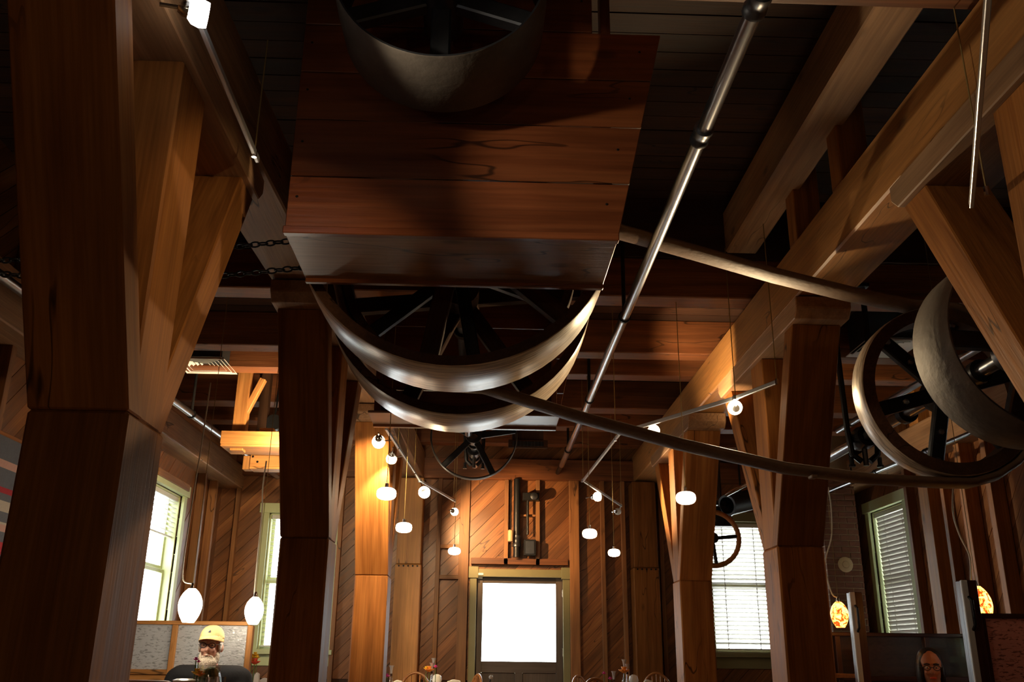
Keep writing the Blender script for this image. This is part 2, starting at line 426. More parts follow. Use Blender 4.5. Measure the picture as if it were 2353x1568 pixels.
# openings from the photograph
def bx(px, py): return P(px, py, y=BACK).x, P(px, py, y=BACK).z
DOOR = (bx(1094, 1400)[0], bx(1293, 1400)[0], 0.0, 2.2)
W2 = (-2.9, -2.05, 1.25, 3.0)
W3 = (3.06, 3.92, 1.28, 2.98)
W1 = (9.95, 10.98, 1.25, 2.95)     # left wall, along y
W4 = (10.72, 11.72, 1.25, 3.0)     # right wall
W4B = (6.0, 7.0, 1.25, 3.0)
TOPW = 5.0
wb = Wall('wall_back', (0, BACK, 0), (1, 0, 0), (0, -1, 0), LEFT - .1, RIGHT + .1, TOPW, [DOOR, W2, W3])
wl = Wall('wall_left', (LEFT, 0, 0), (0, 1, 0), (1, 0, 0), REAR, BACK, TOPW, [W1])
wr = Wall('wall_right', (RIGHT, 0, 0), (0, 1, 0), (-1, 0, 0), REAR, BACK, TOPW, [W4B, W4])
wf = Wall('wall_front', (0, REAR, 0), (1, 0, 0), (0, 1, 0), LEFT - .1, RIGHT + .1, TOPW, [])
wb.planks(.145, 'plank', 1)
wl.planks(.145, 'plank', 1, 1.0)
wr.planks(.145, 'plank', -1, 1.0)
for c, n, a, b in ((wb.pt((DOOR[0] + DOOR[1]) / 2, -.12, 1.6), (0, -1, 0), 1.0, 1.2), (wb.pt(-2.475, -.12, 2.12), (0, -1, 0), .85, 1.75), (wb.pt(3.49, -.12, 2.13), (0, -1, 0), .86, 1.7),
                   (wl.pt(10.46, -.12, 2.1), (1, 0, 0), 1.03, 1.7), (wr.pt(11.22, -.12, 2.12), (-1, 0, 0), 1, 1.75), (wr.pt(6.5, -.12, 2.12), (-1, 0, 0), 1, 1.75)):
    portal(c, n, a, b)
# studs on the back wall at the places they show
for px in (785, 1010, 1068, 1163, 1235, 1318, 1383, 1430, 1515, 545, 690):
    u = bx(px, 1200)[0]; z0 = 2.36 if DOOR[0] - .15 < u < DOOR[1] + .15 else 0
    wb.stud(u, .055 if px not in (1068, 1318) else .13, .10, z0, 3.5)
wb.box('header', LEFT, RIGHT, .0, .13, 3.5, 3.78, 'joist', wb.o)
wb.noggin(bx(1010, 1270)[0], bx(1068, 1270)[0], bx(1040, 1258)[1]); wb.noggin(bx(1010, 1270)[0], bx(1068, 1270)[0], bx(1040, 1328)[1])
wb.noggin(bx(1180, 1190)[0], bx(1230, 1190)[0], bx(1200, 1187)[1], .03)
wb.box('lintel', DOOR[0] - .08, DOOR[1] + .07, .02, .1, 2.36, 2.44, 'joist', wb.o)
for u in (9.5, 9.0, 8.3, 11.5, 12.0, 7.4, 6.5, 4.6): wl.stud(u, .07, .12)
for z in (3.05,): wl.noggin(9.9, 11.0, z, .08)
for px, wd in ((2170, .22), (2265, .11), (2330, .09)):
    wr.stud(P(px, 1250, x=RIGHT).y, wd, .16, 0, None, 'fir_light' if px < 2200 else 'stud')
for u in (12.2, 10.45, 9.6, 7.8, 7.3, 5.6): wr.stud(u, .07, .12)
wl.box('wall_plate', REAR, BACK, .0, .3, 3.32, 3.62, 'fir_grey', wl.o, bev=.01)
wl.box('wall_plate', REAR, BACK, .0, .2, 3.64, 3.8, 'fir_grey', wl.o, bev=.01)
wr.box('wall_plate', REAR, BACK, .0, .3, 3.32, 3.66, 'fir_grey', wr.o, bev=.01)

# ceiling deck: boards run across; higher well between the near joist and the wheel
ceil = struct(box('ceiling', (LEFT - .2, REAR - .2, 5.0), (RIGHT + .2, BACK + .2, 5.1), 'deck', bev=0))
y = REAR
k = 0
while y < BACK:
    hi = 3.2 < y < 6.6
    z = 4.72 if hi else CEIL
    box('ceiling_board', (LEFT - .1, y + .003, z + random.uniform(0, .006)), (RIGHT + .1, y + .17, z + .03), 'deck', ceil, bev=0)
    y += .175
for yy in (3.2, 6.58): box('well_fascia', (LEFT, yy, CEIL), (RIGHT, yy + .04, 4.75), 'deck', ceil)
for y0, y1 in ((6.6, 6.82), (8.0, 8.2), (8.7, 8.9), (10.0, 10.26), (10.9, 11.14), (11.9, 12.1), (1.4, 1.65), (-.6, -.35)):
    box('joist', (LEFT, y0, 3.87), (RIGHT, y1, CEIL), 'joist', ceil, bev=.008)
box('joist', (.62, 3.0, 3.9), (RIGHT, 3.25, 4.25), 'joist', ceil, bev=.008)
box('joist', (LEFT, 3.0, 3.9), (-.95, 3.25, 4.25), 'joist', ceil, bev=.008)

# ------------------------------------------------------------------ door
d1 = struct(mk('door_1', *wb.vf(DOOR[0], DOOR[1], -.10, -.05, 0, 2.2), None))
bpy.data.objects.remove(d1)
d1 = bpy.data.objects.new('door_1', None); link(d1, Matrix.Translation(wb.pt(.45, -.05, 0))); struct(d1)
tw = .09
wb.box('trim', DOOR[0] - tw, DOOR[0], .0, .07, 0, 2.22, 'trim_paint', d1)
wb.box('trim', DOOR[1], DOOR[1] + tw, .0, .07, 0, 2.22, 'trim_paint', d1)
wb.box('trim', DOOR[0] - .03, DOOR[1] + .03, .0, .075, 2.2, 2.3, 'trim_paint', d1)
for a in (DOOR[0] - tw - .02, DOOR[1] - .02): wb.box('corner_block', a, a + tw + .04, .0, .09, 2.18, 2.33, 'trim_paint', d1)
gx0, gz1 = bx(1110, 1340); gx1, gz0 = bx(1278, 1522)
a, b = DOOR[0], DOOR[1]
wb.box('stile', a, gx0, -.06, -.01, .02, 2.2, 'door_paint', d1); wb.box('stile', gx1, b, -.06, -.01, .02, 2.2, 'door_paint', d1)
for q0, q1 in ((DOOR[0], DOOR[0] + .03), (DOOR[1] - .03, DOOR[1])): wb.box('door_stop', q0, q1, -.15, -.06, 0, 2.2, 'door_paint', d1)
wb.box('door_stop', DOOR[0], DOOR[1], -.15, -.06, 2.17, 2.2, 'door_paint', d1)
wb.box('top_rail', gx0, gx1, -.06, -.01, gz1, 2.2, 'door_paint', d1)
wb.box('lock_rail', gx0, gx1, -.06, -.01, gz0 - .14, gz0, 'door_paint', d1); wb.box('bottom_rail', gx0, gx1, -.06, -.01, .02, .25, 'door_paint', d1)
mid = (gx0 + gx1) / 2
wb.box('muntin', mid - .05, mid + .05, -.06, -.01, .25, gz0 - .14, 'door_paint', d1)
for u0, u1 in ((gx0, mid - .05), (mid + .05, gx1)): wb.box('door_panel', u0, u1, -.05, -.03, .25, gz0 - .14, 'door_paint', d1)
wb.box('pane', gx0, gx1, -.04, -.036, gz0, gz1, 'pane', d1, bev=0)
for pz in (1365, 1500): wb.box('hinge', DOOR[1] - .012, DOOR[1] + .012, -.05, .02, bx(1290, pz)[1] - .05, bx(1290, pz)[1] + .05, 'chrome', d1)
u, z = bx(1102, 1327); wb.box('door_contact', u - .04, u + .04, -.05, .03, z - .02, z + .02, 'white_metal', d1)
tag(wb.box('door_sensor', u - .02, u + .05, .07, .09, z + .02, z + .05, 'white_metal', None), 'small pale contact sensor at top left corner of the door frame', 'sensor')

# ------------------------------------------------------------------ windows with blinds
def window(n, W, op, trim, slat_tilt, label, drop=1.0, pitch=.055):
    u0, u1, z0, z1 = op
    o = bpy.data.objects.new('window_%d' % n, None); link(o, Matrix.Translation(W.pt((u0 + u1) / 2, 0, z0))); struct(o)
    t = .1
    W.box('casing', u0 - t, u0, 0, .05, z0 - .08, z1 + .02, trim, o); W.box('casing', u1, u1 + t, 0, .05, z0 - .08, z1 + .02, trim, o)
    W.box('head_casing', u0 - t - .03, u1 + t + .03, 0, .07, z1, z1 + .13, trim, o)
    W.box('sill', u0 - t - .03, u1 + t + .03, -.02, .12, z0 - .06, z0, trim, o)
    W.box('apron', u0 - t, u1 + t, 0, .04, z0 - .2, z0 - .06, trim, o)
    W.box('jamb', u0, u0 + .02, -.16, 0, z0, z1, trim, o); W.box('jamb', u1 - .02, u1, -.16, 0, z0, z1, trim, o)
    W.box('head_jamb', u0, u1, -.16, 0, z1 - .02, z1, trim, o)
    zm = (z0 + z1) / 2
    for za, zb, nn in ((z0, zm, -.11), (zm, z1, -.14)):
        W.box('stile', u0 + .02, u0 + .06, nn, nn + .03, za, zb, trim, o); W.box('stile', u1 - .06, u1 - .02, nn, nn + .03, za, zb, trim, o)
        W.box('rail', u0 + .06, u1 - .06, nn, nn + .03, za, za + .04, trim, o); W.box('rail', u0 + .06, u1 - .06, nn, nn + .03, zb - .04, zb, trim, o)
        W.box('pane', u0 + .06, u1 - .06, nn + .012, nn + .016, za + .04, zb - .04, 'pane', o, bev=0)
    bl = thing('window_blind', label, 'blind', W.pt((u0 + u1) / 2, -.04, z1 - .03))
    W.box('head_rail', u0 + .025, u1 - .025, -.075, -.015, z1 - .07, z1 - .02, 'slat', bl)
    base = None; z = z1 - .1; zend = z1 - (z1 - z0 - .02) * drop
    ca, sa = math.cos(slat_tilt) * .0265, math.sin(slat_tilt) * .0265
    while z > zend + .05:
        if base is None:
            th = .0015
            vs = []
            for du in (u0 + .03, u1 - .03):
                for dn, dz in ((-ca, -sa), (ca, sa)):
                    for q in (-th, th): vs.append(W.pt(du, -.045 + dn, z + dz + q))
            fs = [(0, 1, 3, 2), (4, 6, 7, 5), (0, 4, 5, 1), (2, 3, 7, 6), (0, 2, 6, 4), (1, 5, 7, 3)]
            base = mk('slat', vs, fs, 'slat', bl, W.U); mb = base.matrix_basis.copy(); zb0 = z
        else:
            o2 = base.copy(); M2 = mb.copy(); M2.translation.z += z - zb0
            COL.objects.link(o2); o2.parent = bl; o2.matrix_parent_inverse = WM[bl.name].inverted(); o2.matrix_basis = M2
        z -= pitch
    W.box('bottom_rail', u0 + .03, u1 - .03, -.06, -.03, zend + .01, zend + .03, 'slat', bl)
    for f in (.25, .75): W.box('ladder_tape', u0 + (u1 - u0) * f - .006, u0 + (u1 - u0) * f + .006, -.047, -.043, zend + .02, z1 - .07, 'slat', bl, bev=0)
window(1, wl, W1, 'trim_green', .1, 'raised-light slatted blind in the blown-out left wall window behind the booth', .3)
window(2, wb, W2, 'trim_green', .05, 'slatted blind in the back window left of the door beside a timber post')
window(3, wb, W3, 'trim_paint', .48, 'white slatted blind glowing in the back wall window right of the door')
window(4, wr, W4, 'trim_green', 1.32, 'half-closed dark blind in the right wall window beside the brick chimney')
window(5, wr, W4B, 'trim_green', 1.15, 'slatted blind in the right wall window behind the near pulleys')

# ------------------------------------------------------------------ timber posts with fanned braces, girders
def post(x0, y0, label, top=3.34, w=.33, d=.36, skip=(), jz=1.95, mat='fir'):
    t = thing('timber_post', label, 'post', (x0 + w / 2, y0 + d / 2, 0))
    box('lower_post', (x0, y0, 0), (x0 + w, y0 + d, jz), mat, t, (0, 0, 1), .012)
    e = .008; h = top - jz
    box('center_post', (x0 + e, y0 + .04, jz), (x0 + w - e, y0 + d - .03, top), mat, t, (0, 0, 1), .008)
    if 'front' not in skip:
        poly = [(y0, jz), (y0 + .13, jz), (y0 - .51 * h + .17, top), (y0 - .51 * h, top)]
        prism('front_brace', poly, 'x', x0, x0 + w, mat, t, (0, -.51, 1), .006)
    if 'rear' not in skip:
        yb = y0 + d
        poly = [(yb - .16, jz), (yb, jz), (yb + .58 * h, top), (yb + .58 * h - .23, top)]
        prism('rear_brace', poly, 'x', x0 + .01, x0 + w - .01, mat, t, (0, .58, 1), .006)
    yc = y0 + d / 2
    poly = [(yc - 1.05, 3.48), (yc - 1.05, 3.40), (yc - .99, top), (yc + .99, top), (yc + 1.05, 3.40), (yc + 1.05, 3.48)]
    prism('bolster', poly, 'x', x0 - .02, x0 + w + .02, 'fir_grey', t, (0, 1, 0), .006)
    return t
def lx(y): return -1.61 + .036 * y           # left row leans gently across the room
post(lx(2.95), 2.95, 'huge near timber post at left edge with three braces fanning up')
post(lx(6.35), 6.35, 'dark timber post left of centre below the chains, second of the left row')
post(lx(9.4), 9.4, 'orange spot-lit timber post at left, third of the left row beside the white pendants')
post(2.05, 2.86, 'nearest right timber post cropped by the right edge of the photo', skip=('front',))
post(2.05, 6.43, 'right timber post with splayed pale braces in front of the bright slatted window')
post(2.0, 9.5, 'far right timber post with one brace glowing yellow, third of the right row')
def wall_post(x0, label, mat):
    t = thing('wall_post', label, 'post', (x0 + .17, BACK - .16, 0))
    box('lower_post', (x0, BACK - .34, 0), (x0 + .34, BACK - .005, 2.32), mat, t, (0, 0, 1), .01)
    box('upper_post', (x0 + .01, BACK - .335, 2.325), (x0 + .33, BACK - .005, 3.46), mat, t, (0, 0, 1), .01)
    for i in range(5): lathe('bolt', [(.012, 0), (.012, .012), (.004, .016)], (x0 + .05 + i * .06, BACK - .34, 2.3), 'cast_iron', t, (0, -1, 0), 8)
wall_post(lx(12.4) + .02, 'squared wall post left of the door with a bolted splice', 'fir_light')
wall_post(1.98, 'reddish squared wall post right of the door under the girder end', 'fir')
gr = thing('girder', 'long pale right girder running over the posts to the back wall', 'beam', (2.2, 6, 3.48))
box('beam', (2.05, REAR, 3.49), (2.4, BACK - .01, 3.86), 'fir_light', gr, bev=.012)
for yy in (4.7, 5.5, 2.2): box('packing_block', (2.06, yy, 3.862), (2.24, yy + .16, 4.6), 'fir', gr, bev=.006)
gl_ = thing('girder', 'long dark left girder above the left row of posts', 'beam', (-1.3, 6, 3.48))
v = []
for yy in (REAR, BACK - .01):
    for a, b in ((0, 3.49), (.33, 3.49), (.33, 3.86), (0, 3.86)): v.append((lx(yy) + a, yy, b))
mk('beam', v, BF, 'fir_grey', gl_, (0, 1, 0), bev=.01)
ub = thing('upper_plate', 'rough old plate beam raised on blocks above the right girder', 'beam', (1.9, 5, 4.2))
box('beam', (1.87, 3.26, 4.24), (2.12, 6.57, 4.6), 'fir_grey', ub, bev=.015)

# ------------------------------------------------------------------ wheel casing
LZ = 2.97; FY0, FY1, RY0, RY1 = 3.72, 4.25, 6.90, 7.30
XL, XR = -.915, .575
cs = thing('wheel_casing', 'big red-brown plank casing hanging around the paired wheels', 'casing', (-.17, 5.5, LZ))
zs = [LZ + .02, 3.26, 3.56, 3.82, 4.09, 4.4, 4.7]
def xr_at(z): return XR + (z - LZ) * .215
for i in range(6):
    za, zb = zs[i] + .003, zs[i + 1] - .003
    xa, xb = xr_at(za), xr_at(zb)
    if i >= 4: xa = xb = .48
    prism('plank', [(XL, za), (xa, za), (xb, zb), (XL, zb)], 'y', FY0 + random.uniform(0, .004), FY0 + .035, 'casing', cs, (1, 0, 0), .003)
    for px in (XL + .04, xa - .05):
        lathe('nail', [(.007, 0), (.005, .003)], (px, FY0 + .001, (za + zb) / 2 + .03), 'cast_iron', cs, (0, -1, 0), 6)
for i in range(6):
    za, zb = zs[i] + .003, zs[i + 1] - .003
    if zb > 4.2: break
    prism('plank', [(XL, za), (xr_at(za), za), (xr_at(zb), zb), (XL, zb)], 'y', RY1 - .035, RY1, 'casing', cs, (1, 0, 0), .003)
box('soffit_board', (XL, FY0 - .01, LZ), (XR, FY1, LZ + .022), 'casing_soffit', cs)
box('soffit_edge', (XL - .005, FY0 - .02, LZ - .006), (XR + .005, FY0 + .02, LZ + .03), 'casing', cs)
box('lip', (XL, FY1 - .02, LZ - .02), (XR, FY1 + .012, LZ + .07), 'casing', cs)
box('soffit_board', (XL, RY0, LZ), (XR, RY1 - .04, LZ + .022), 'casing_soffit', cs)
box('lip', (XL, RY1 - .03, LZ - .02), (XR, RY1 + .01, LZ + .05), 'casing', cs)
for xx in (XL + .01, XR - .05): box('hanger_post', (xx, FY0 + .04, LZ + .03), (xx + .05, FY0 + .12, 4.7), 'casing', cs)
for xx in (XL + .01, XR - .05): box('hanger_post', (xx, RY1 - .12, LZ + .03), (xx + .05, RY1 - .04, 4.19), 'casing', cs)

# ------------------------------------------------------------------ pulleys
def pulley(name, label, c, R, y0, y1, th, nsp, mats, hub_r=.09, spoke=(.07, .05), ang=0.3, bolts=False, shaft_r=.04):
    cx, cz = c; mid = (y0 + y1) / 2; ym = mid
    t = thing(name, label, 'pulley', (cx, ym, cz))
    hw = (y1 - y0) / 2
    prof = [(R - th, -hw), (R - .004, -hw), (R, -hw + .006), (R + .004, 0), (R, hw - .006), (R - .004, hw), (R - th, hw)]
    n = 72; vv, ff = lathe_vf(prof, (cx, ym, cz), (0, 1, 0), n, True)
    o = mk('rim', vv, ff, mats[0], t, (0, 1, 0), smooth='auto', origin=(cx, ym, cz))
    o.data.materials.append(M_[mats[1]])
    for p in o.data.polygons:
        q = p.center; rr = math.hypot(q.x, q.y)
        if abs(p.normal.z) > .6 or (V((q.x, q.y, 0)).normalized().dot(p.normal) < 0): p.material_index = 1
    lathe('hub', [(shaft_r + .004, -hw * .8 - .03), (hub_r, -hw * .8 - .03), (hub_r, hw * .8 + .03), (shaft_r + .004, hw * .8 + .03)], (cx, ym, cz), mats[2], t, (0, 1, 0), 24, True)
    for k in range(nsp):
        a = ang + 2 * math.pi * k / nsp; d = V((math.cos(a), 0, math.sin(a)))
        p0 = V((cx, ym, cz)) + d * (hub_r * .8); p1 = V((cx, ym, cz)) + d * (R - th * .6)
        s = timber('spoke', p0, p1, (0, 1, 0), spoke[1], spoke[0], mats[2], t, .008)
        if bolts:
            for rr in (.45, .9):
                q = p0.lerp(p1, rr) + V((0, -spoke[1] / 2, 0))
                lathe('bolt', [(.018, -.002), (.018, .014), (.006, .018)], q, 'steel', s, (0, -1, 0), 6)
    return t
C1 = (-.18, 3.415)
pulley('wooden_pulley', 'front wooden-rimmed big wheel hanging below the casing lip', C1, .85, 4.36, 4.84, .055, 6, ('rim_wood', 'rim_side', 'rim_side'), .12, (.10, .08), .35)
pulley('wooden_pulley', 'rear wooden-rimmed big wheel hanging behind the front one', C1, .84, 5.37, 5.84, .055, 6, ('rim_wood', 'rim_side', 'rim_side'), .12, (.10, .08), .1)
pulley('belt_pulley', 'dark belt wheel between the two big wooden wheels', C1, .70, 5.02, 5.19, .05, 6, ('rim_side', 'rim_side', 'cast_iron'), .1, (.08, .06), .7)
pulley('iron_pulley', 'wide smooth iron drum at the top of the photo before the casing', (-.23, 3.92), .452, 3.1, 3.5, .012, 5, ('iron_face', 'dark_steel', 'dark_steel'), .09, (.085, .07), .95)
pulley('iron_pulley', 'thin-rimmed far iron wheel with six dark spokes below the rear casing', (-.125, 3.41), .46, 9.5, 9.6, .014, 5, ('iron_face', 'cast_iron', 'cast_iron'), .085, (.065, .04), .17)
C2 = (2.69, 2.70)
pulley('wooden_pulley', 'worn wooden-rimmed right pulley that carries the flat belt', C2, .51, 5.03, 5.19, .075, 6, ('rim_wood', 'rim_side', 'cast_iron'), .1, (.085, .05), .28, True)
pulley('iron_pulley', 'wide brown iron drum at right in front of the belt pulley', C2, .50, 4.03, 4.40, .012, 5, ('iron_brown', 'dark_steel', 'dark_steel'), .1, (.09, .06), .6)
def shaft(label, c, y0, y1, r=.038, collars=()):
    t = thing('line_shaft', label, 'shaft', (c[0], y0, c[1]))
    tube('shaft', [(c[0], y0, c[1]), (c[0], y1, c[1])], r, 'steel', t, 16)
    for yy in collars: lathe('collar', [(r + .001, -.03), (r + .025, -.03), (r + .025, .03), (r + .001, .03)], (c[0], yy, c[1]), 'cast_iron', t, (0, 1, 0), 16, True)
    return t
shaft('central steel line shaft through the big wheels', C1, 4.1, 9.44, .04, (6.2, 8.8))
shaft('short stub shaft behind the far thin wheel', (-.125, 3.41), 9.62, 11.1, .04, (9.9, 10.6))
shaft('steel line shaft of the right pulleys', C2, 3.85, 7.6, .04, (4.7, 5.6))
shaft('short shaft of the top iron drum', (-.23, 3.92), 2.9, 3.66, .04, (3.0,))
def hanger(label, x, y, z, zt=None, w=.28):
    zt = zt or 3.86
    t = thing('bearing_hanger', label, 'bracket', (x, y, zt))
    box('foot_plate', (x - w / 2, y - .08, zt - .03), (x + w / 2, y + .08, zt), 'cast_iron', t)
    for s in (-1, 1):
        tube('arm', [(x + s * w * .42, y, zt - .03), (x + s * w * .36, y, z + .05), (x + s * w * .3, y, z - .12), (x + s * .03, y, z - .17)], .022, 'cast_iron', t, 8)
        lathe('set_screw', [(.016, 0), (.016, .05), (.024, .055), (.024, .07)], (x + s * .1, y, z - .14), 'cast_iron', t, (0, 0, -1), 8)
    lathe('bearing', [(.046, -.09), (.075, -.09), (.085, 0), (.075, .09), (.046, .09)], (x, y, z), 'cast_iron', t, (0, 1, 0), 16, True)
    tube('oil_cup', [(x, y, z - .07), (x, y, z - .2)], .02, 'dark_steel', t, 8)
    return t
hanger('black bearing hanger below the far thin wheel', -.125, 10.25, 3.41, 3.99)
hanger('black bearing hanger beside the right post and pipe', 2.69, 6.3, 2.70, 3.87, .3)
# belt
YB0, YB1 = 5.015, 5.205
low = [P(px, py, y=5.1) for px, py in ((2000, 1101), (1800, 1075), (1560, 1020), (1330, 958), (1110, 890))]
up_ = [P(px, py, y=5.1) for px, py in ((1430, 533), (1600, 580), (1780, 632), (1950, 674), (2090, 703))]
path = [(p.x, p.z) for p in low]
Rb = .735
for k in range(1, 14):
    a = math.radians(-80 - (200) * k / 13)
    path.append((C1[0] + Rb * math.cos(a), C1[1] + Rb * math.sin(a)))
path += [(p.x, p.z) for p in up_]
for k in range(0, 13):
    a = math.radians(92 - 190 * k / 12); path.append((C2[0] + .542 * math.cos(a), C2[1] + .542 * math.sin(a)))
n = len(path); vs, fs = [], []; SG = 16
for i, p in enumerate(path):
    a, b = V(path[i - 1]), V(path[(i + 1) % n]); t = (b - a).normalized(); nn = V((-t.y, t.x))
    for k in range(SG):
        an = 2 * math.pi * k / SG; h = .028 * math.sin(an)
        vs.append((p[0] + nn.x * h, 5.11 + .095 * math.cos(an), p[1] + nn.y * h))
for i in range(n):
    j = (i + 1) % n
    for k in range(SG): fs.append((i * SG + k, i * SG + (k + 1) % SG, j * SG + (k + 1) % SG, j * SG + k))
bt = mk('drive_belt', vs, fs, 'leather', None, (1, 0, 0), smooth=True)
tag(bt, 'long padded leather drive belt sagging across the room to the right pulley', 'belt')
q = P(1868, 1092, y=5.05)
box('belt_splice', (q.x - .02, YB0 - .003, q.z - .022), (q.x + .015, YB0 + .06, q.z - .004), 'leather', bt)

# ------------------------------------------------------------------ pipes
def pipe(label, pts, r, mat, couplings=(), hangers=(), zt=3.87, name='sprinkler_pipe'):
    t = thing(name, label, 'pipe', pts[0])
    tube('pipe', pts, r, mat, t, 14)
    a, b = V(pts[0]), V(pts[-1]); d = (b - a).normalized()
    for f in couplings:
        c = a.lerp(b, f)
        lathe('coupling', [(r * .9, -r * 1.6), (r * 1.35, -r * 1.6), (r * 1.35, -r * .8), (r * 1.2, -r * .6), (r * 1.2, r * .6), (r * 1.35, r * .8), (r * 1.35, r * 1.6), (r * .9, r * 1.6)], c, 'dark_steel', t, d, 14, True)
    for f, top in hangers:
        c = a.lerp(b, f)
        lathe('hanger_ring', [(r * 1.05, -.012), (r * 1.3, -.012), (r * 1.3, .012), (r * 1.05, .012)], c, 'cast_iron', t, d, 14, True)
        tube('hanger_rod', [c + V((0, 0, r)), V((c.x, c.y, top))], r * .42, 'cast_iron', t, 8)
        lathe('rod_cup', [(r * .6, 0), (r * .6, .03)], V((c.x, c.y, top - .03)), 'cast_iron', t, (0, 0, 1), 8)
    return t
ZP = 3.6
pipe('long shiny sprinkler pipe running overhead right of the casing', [(1.015, 2.3, ZP), (1.015, 11.95, ZP)], .036, 'steel', (.06, .158), ((.42, 4.2), (.66, 4.2), (.9, 4.2)))
tube('end_fitting', [(1.015, 11.95, ZP), (1.0, 12.57, ZP)], .03, 'cast_iron', bpy.data.objects['sprinkler_pipe'], 10)
def lp(py_): return P(py_[0], py_[1], z=3.5)
pl = [lp((412, 932)), lp((645, 1101))]
pl[0] = pl[0] + (pl[0] - pl[1]) * .9
pipe('grey sprinkler pipe high over the left booths', pl, .036, 'steel', (), ((.52, 4.0), (.9, 4.0)))
pipe('thin sprinkler pipe along the right wall above the brick chimney', [P(1896, 1133, x=4.35), P(2353, 945, x=4.35)], .022, 'steel', (.35, .62), ((.2, 4.2),))
pipe('dark conduit pipe crossing behind the right pulley', [P(1925, 990, x=3.45), P(2300, 770, x=3.45)], .028, 'steel', (.1,), ())
pipe('short bright pipe below the girder in front of the slatted window', [P(1670, 1137, y=9.2), P(1760, 1090, y=8.6)], .02, 'chrome', (), ((.6, CEIL),))
u = bx(1187, 1180)
pipe('black conduit rising up the back wall above the door', [(u[0], BACK - .14, 2.45), (u[0], BACK - .14, 3.5)], .045, 'cast_iron', (.2,), name='wall_conduit')
u = bx(1203, 1180)
pipe('thin black conduit beside the thicker one over the door', [(u[0] + .05, BACK - .14, 2.75), (u[0] + .05, BACK - .14, 3.3)], .018, 'cast_iron', name='wall_conduit')
t = thing('conduit_box', 'black junction box at the foot of the conduit above the door', 'box', (u[0] + .07, BACK - .14, 2.55))
box('body', (u[0], BACK - .2, 2.47), (u[0] + .16, BACK - .105, 2.68), 'cast_iron', t); box('cover', (u[0] + .02, BACK - .21, 2.49), (u[0] + .14, BACK - .2, 2.66), 'dark_steel', t)
t = thing('conduit_box', 'dark elbow box at the top of the conduit on the back wall', 'box', (u[0], BACK - .16, 3.25))
box('body', (u[0] - .02, BACK - .24, 3.2), (u[0] + .2, BACK - .105, 3.3), 'cast_iron', t); lathe('cap', [(.05, 0), (.05, .03), (.02, .04)], (u[0] + .13, BACK - .24, 3.25), 'dark_steel', t, (0, -1, 0), 12)
q = P(1173, 1232, y=BACK - .22)
t = thing('pull_weight', 'small pale wooden cylinder hanging on a wire above the door', 'weight', q)
lathe('weight', [(.02, -.08), (.036, -.07), (.038, .0), (.036, .07), (.02, .08)], q, 'plate_tan', t, (0, 0, 1), 14)
tube('wire', [q + V((0, 0, .08)), V((q.x, q.y, 3.5))], .004, 'black_wire', t, 5)
pl2 = [P(492, 1060, y=12.3), P(482, 1290, y=12.3)]
t = thing('drain_pipe', 'dark vertical pipe with a pale valve in the left corner', 'pipe', pl2[1])
tube('pipe', [V((pl2[0].x, 12.3, 3.87)), V((pl2[0].x, 12.3, 2.4))], .05, 'cast_iron', t, 12)
tube('valve', [V((pl2[0].x, 12.3, 2.4)), V((pl2[0].x, 12.3, 2.24))], .04, 'chrome', t, 12)
tube('tap', [V((pl2[0].x, 12.3, 2.3)), V((pl2[0].x + .1, 12.2, 2.33))], .02, 'chrome', t, 8)
tube('spout', [V((pl2[0].x, 12.3, 2.24)), V((pl2[0].x - .01, 12.3, 0))], .016, 'cast_iron', t, 8)

# ------------------------------------------------------------------ lamps
def spot_light(loc, tgt, watts, col=(1, .78, .48), ang=70, parent=None, blend=.6):
    l = bpy.data.lights.new('lamp_bulb', 'SPOT'); l.energy = watts * LAMP; l.color = col; l.spot_size = math.radians(ang); l.spot_blend = blend; l.shadow_soft_size = .025
    o = bpy.data.objects.new('lamp_bulb', l); d = (V(tgt) - V(loc))
    link(o, Matrix.Translation(V(loc)) @ d.to_track_quat('-Z', 'Y').to_matrix().to_4x4(), parent)
def head(label, top, pos, aim, shade='lamp_glass_spot', watts=30, ang=80, r=.04, col=(1, .74, .42)):
    pos, aim, top = V(pos), V(aim), V(top); d = (aim - pos).normalized()
    t = thing('track_lamp', label, 'lamp', top)
    tube('stem', [top + V((0, 0, .01)), top.lerp(pos, .6), pos - d * r * 1.2], .006, 'chrome', t, 6)
    lathe('socket', [(r * .35, -r * 1.3), (r * .6, -r * .9), (r * .62, -r * .4)], pos, 'chrome', t, d, 12)
    lathe('glass_shade', [(r * .55, -r * .6), (r * .95, -r * .2), (r * 1.08, r * .35), (r * .95, r * .9), (r * .9, r * .9), (r * 1.0, r * .3), (r * .5, -r * .5)], pos, shade, t, d, 18)
    tube('aiming_handle', [pos - d * r * 1.2, pos - d * r * 2.6 + V((0, 0, -.01))], .007, 'chrome', t, 8)
    if watts: spot_light(pos + d * r * 1.1, aim, watts, col, ang, t)
    return t
def track(label, pts, cables, zt=CEIL):
    t = thing('light_track', label, 'track', pts[0])
    for i, (a, b) in enumerate(zip(pts, pts[1:])):
        timber('rail', a, b, (0, 0, 1), .03, .018, 'satin_aluminium', t, .003)
    for p in pts[1:-1]: box('joint', (p[0] - .02, p[1] - .02, p[2] - .018), (p[0] + .02, p[1] + .02, p[2] + .018), 'steel', t)
    for c in cables:
        c = V(c[:3]); zz = zt
        tube('cable', [c, V((c.x, c.y, zz))], .0035, 'brass_cord', t, 5)
        lathe('cable_clip', [(.012, -.02), (.012, .02)], c, 'chrome', t, (0, 0, 1), 8)
    return t
Z = 3.0
ct = [P(887, 985, z=Z), P(965, 1105, z=Z), P(1046, 1152, z=Z)]
track('steel light track on the left side running from the rear casing toward the door', ct, [ct[0].lerp(ct[1], .3), ct[0].lerp(ct[1], .8), ct[1].lerp(ct[2], .95)])
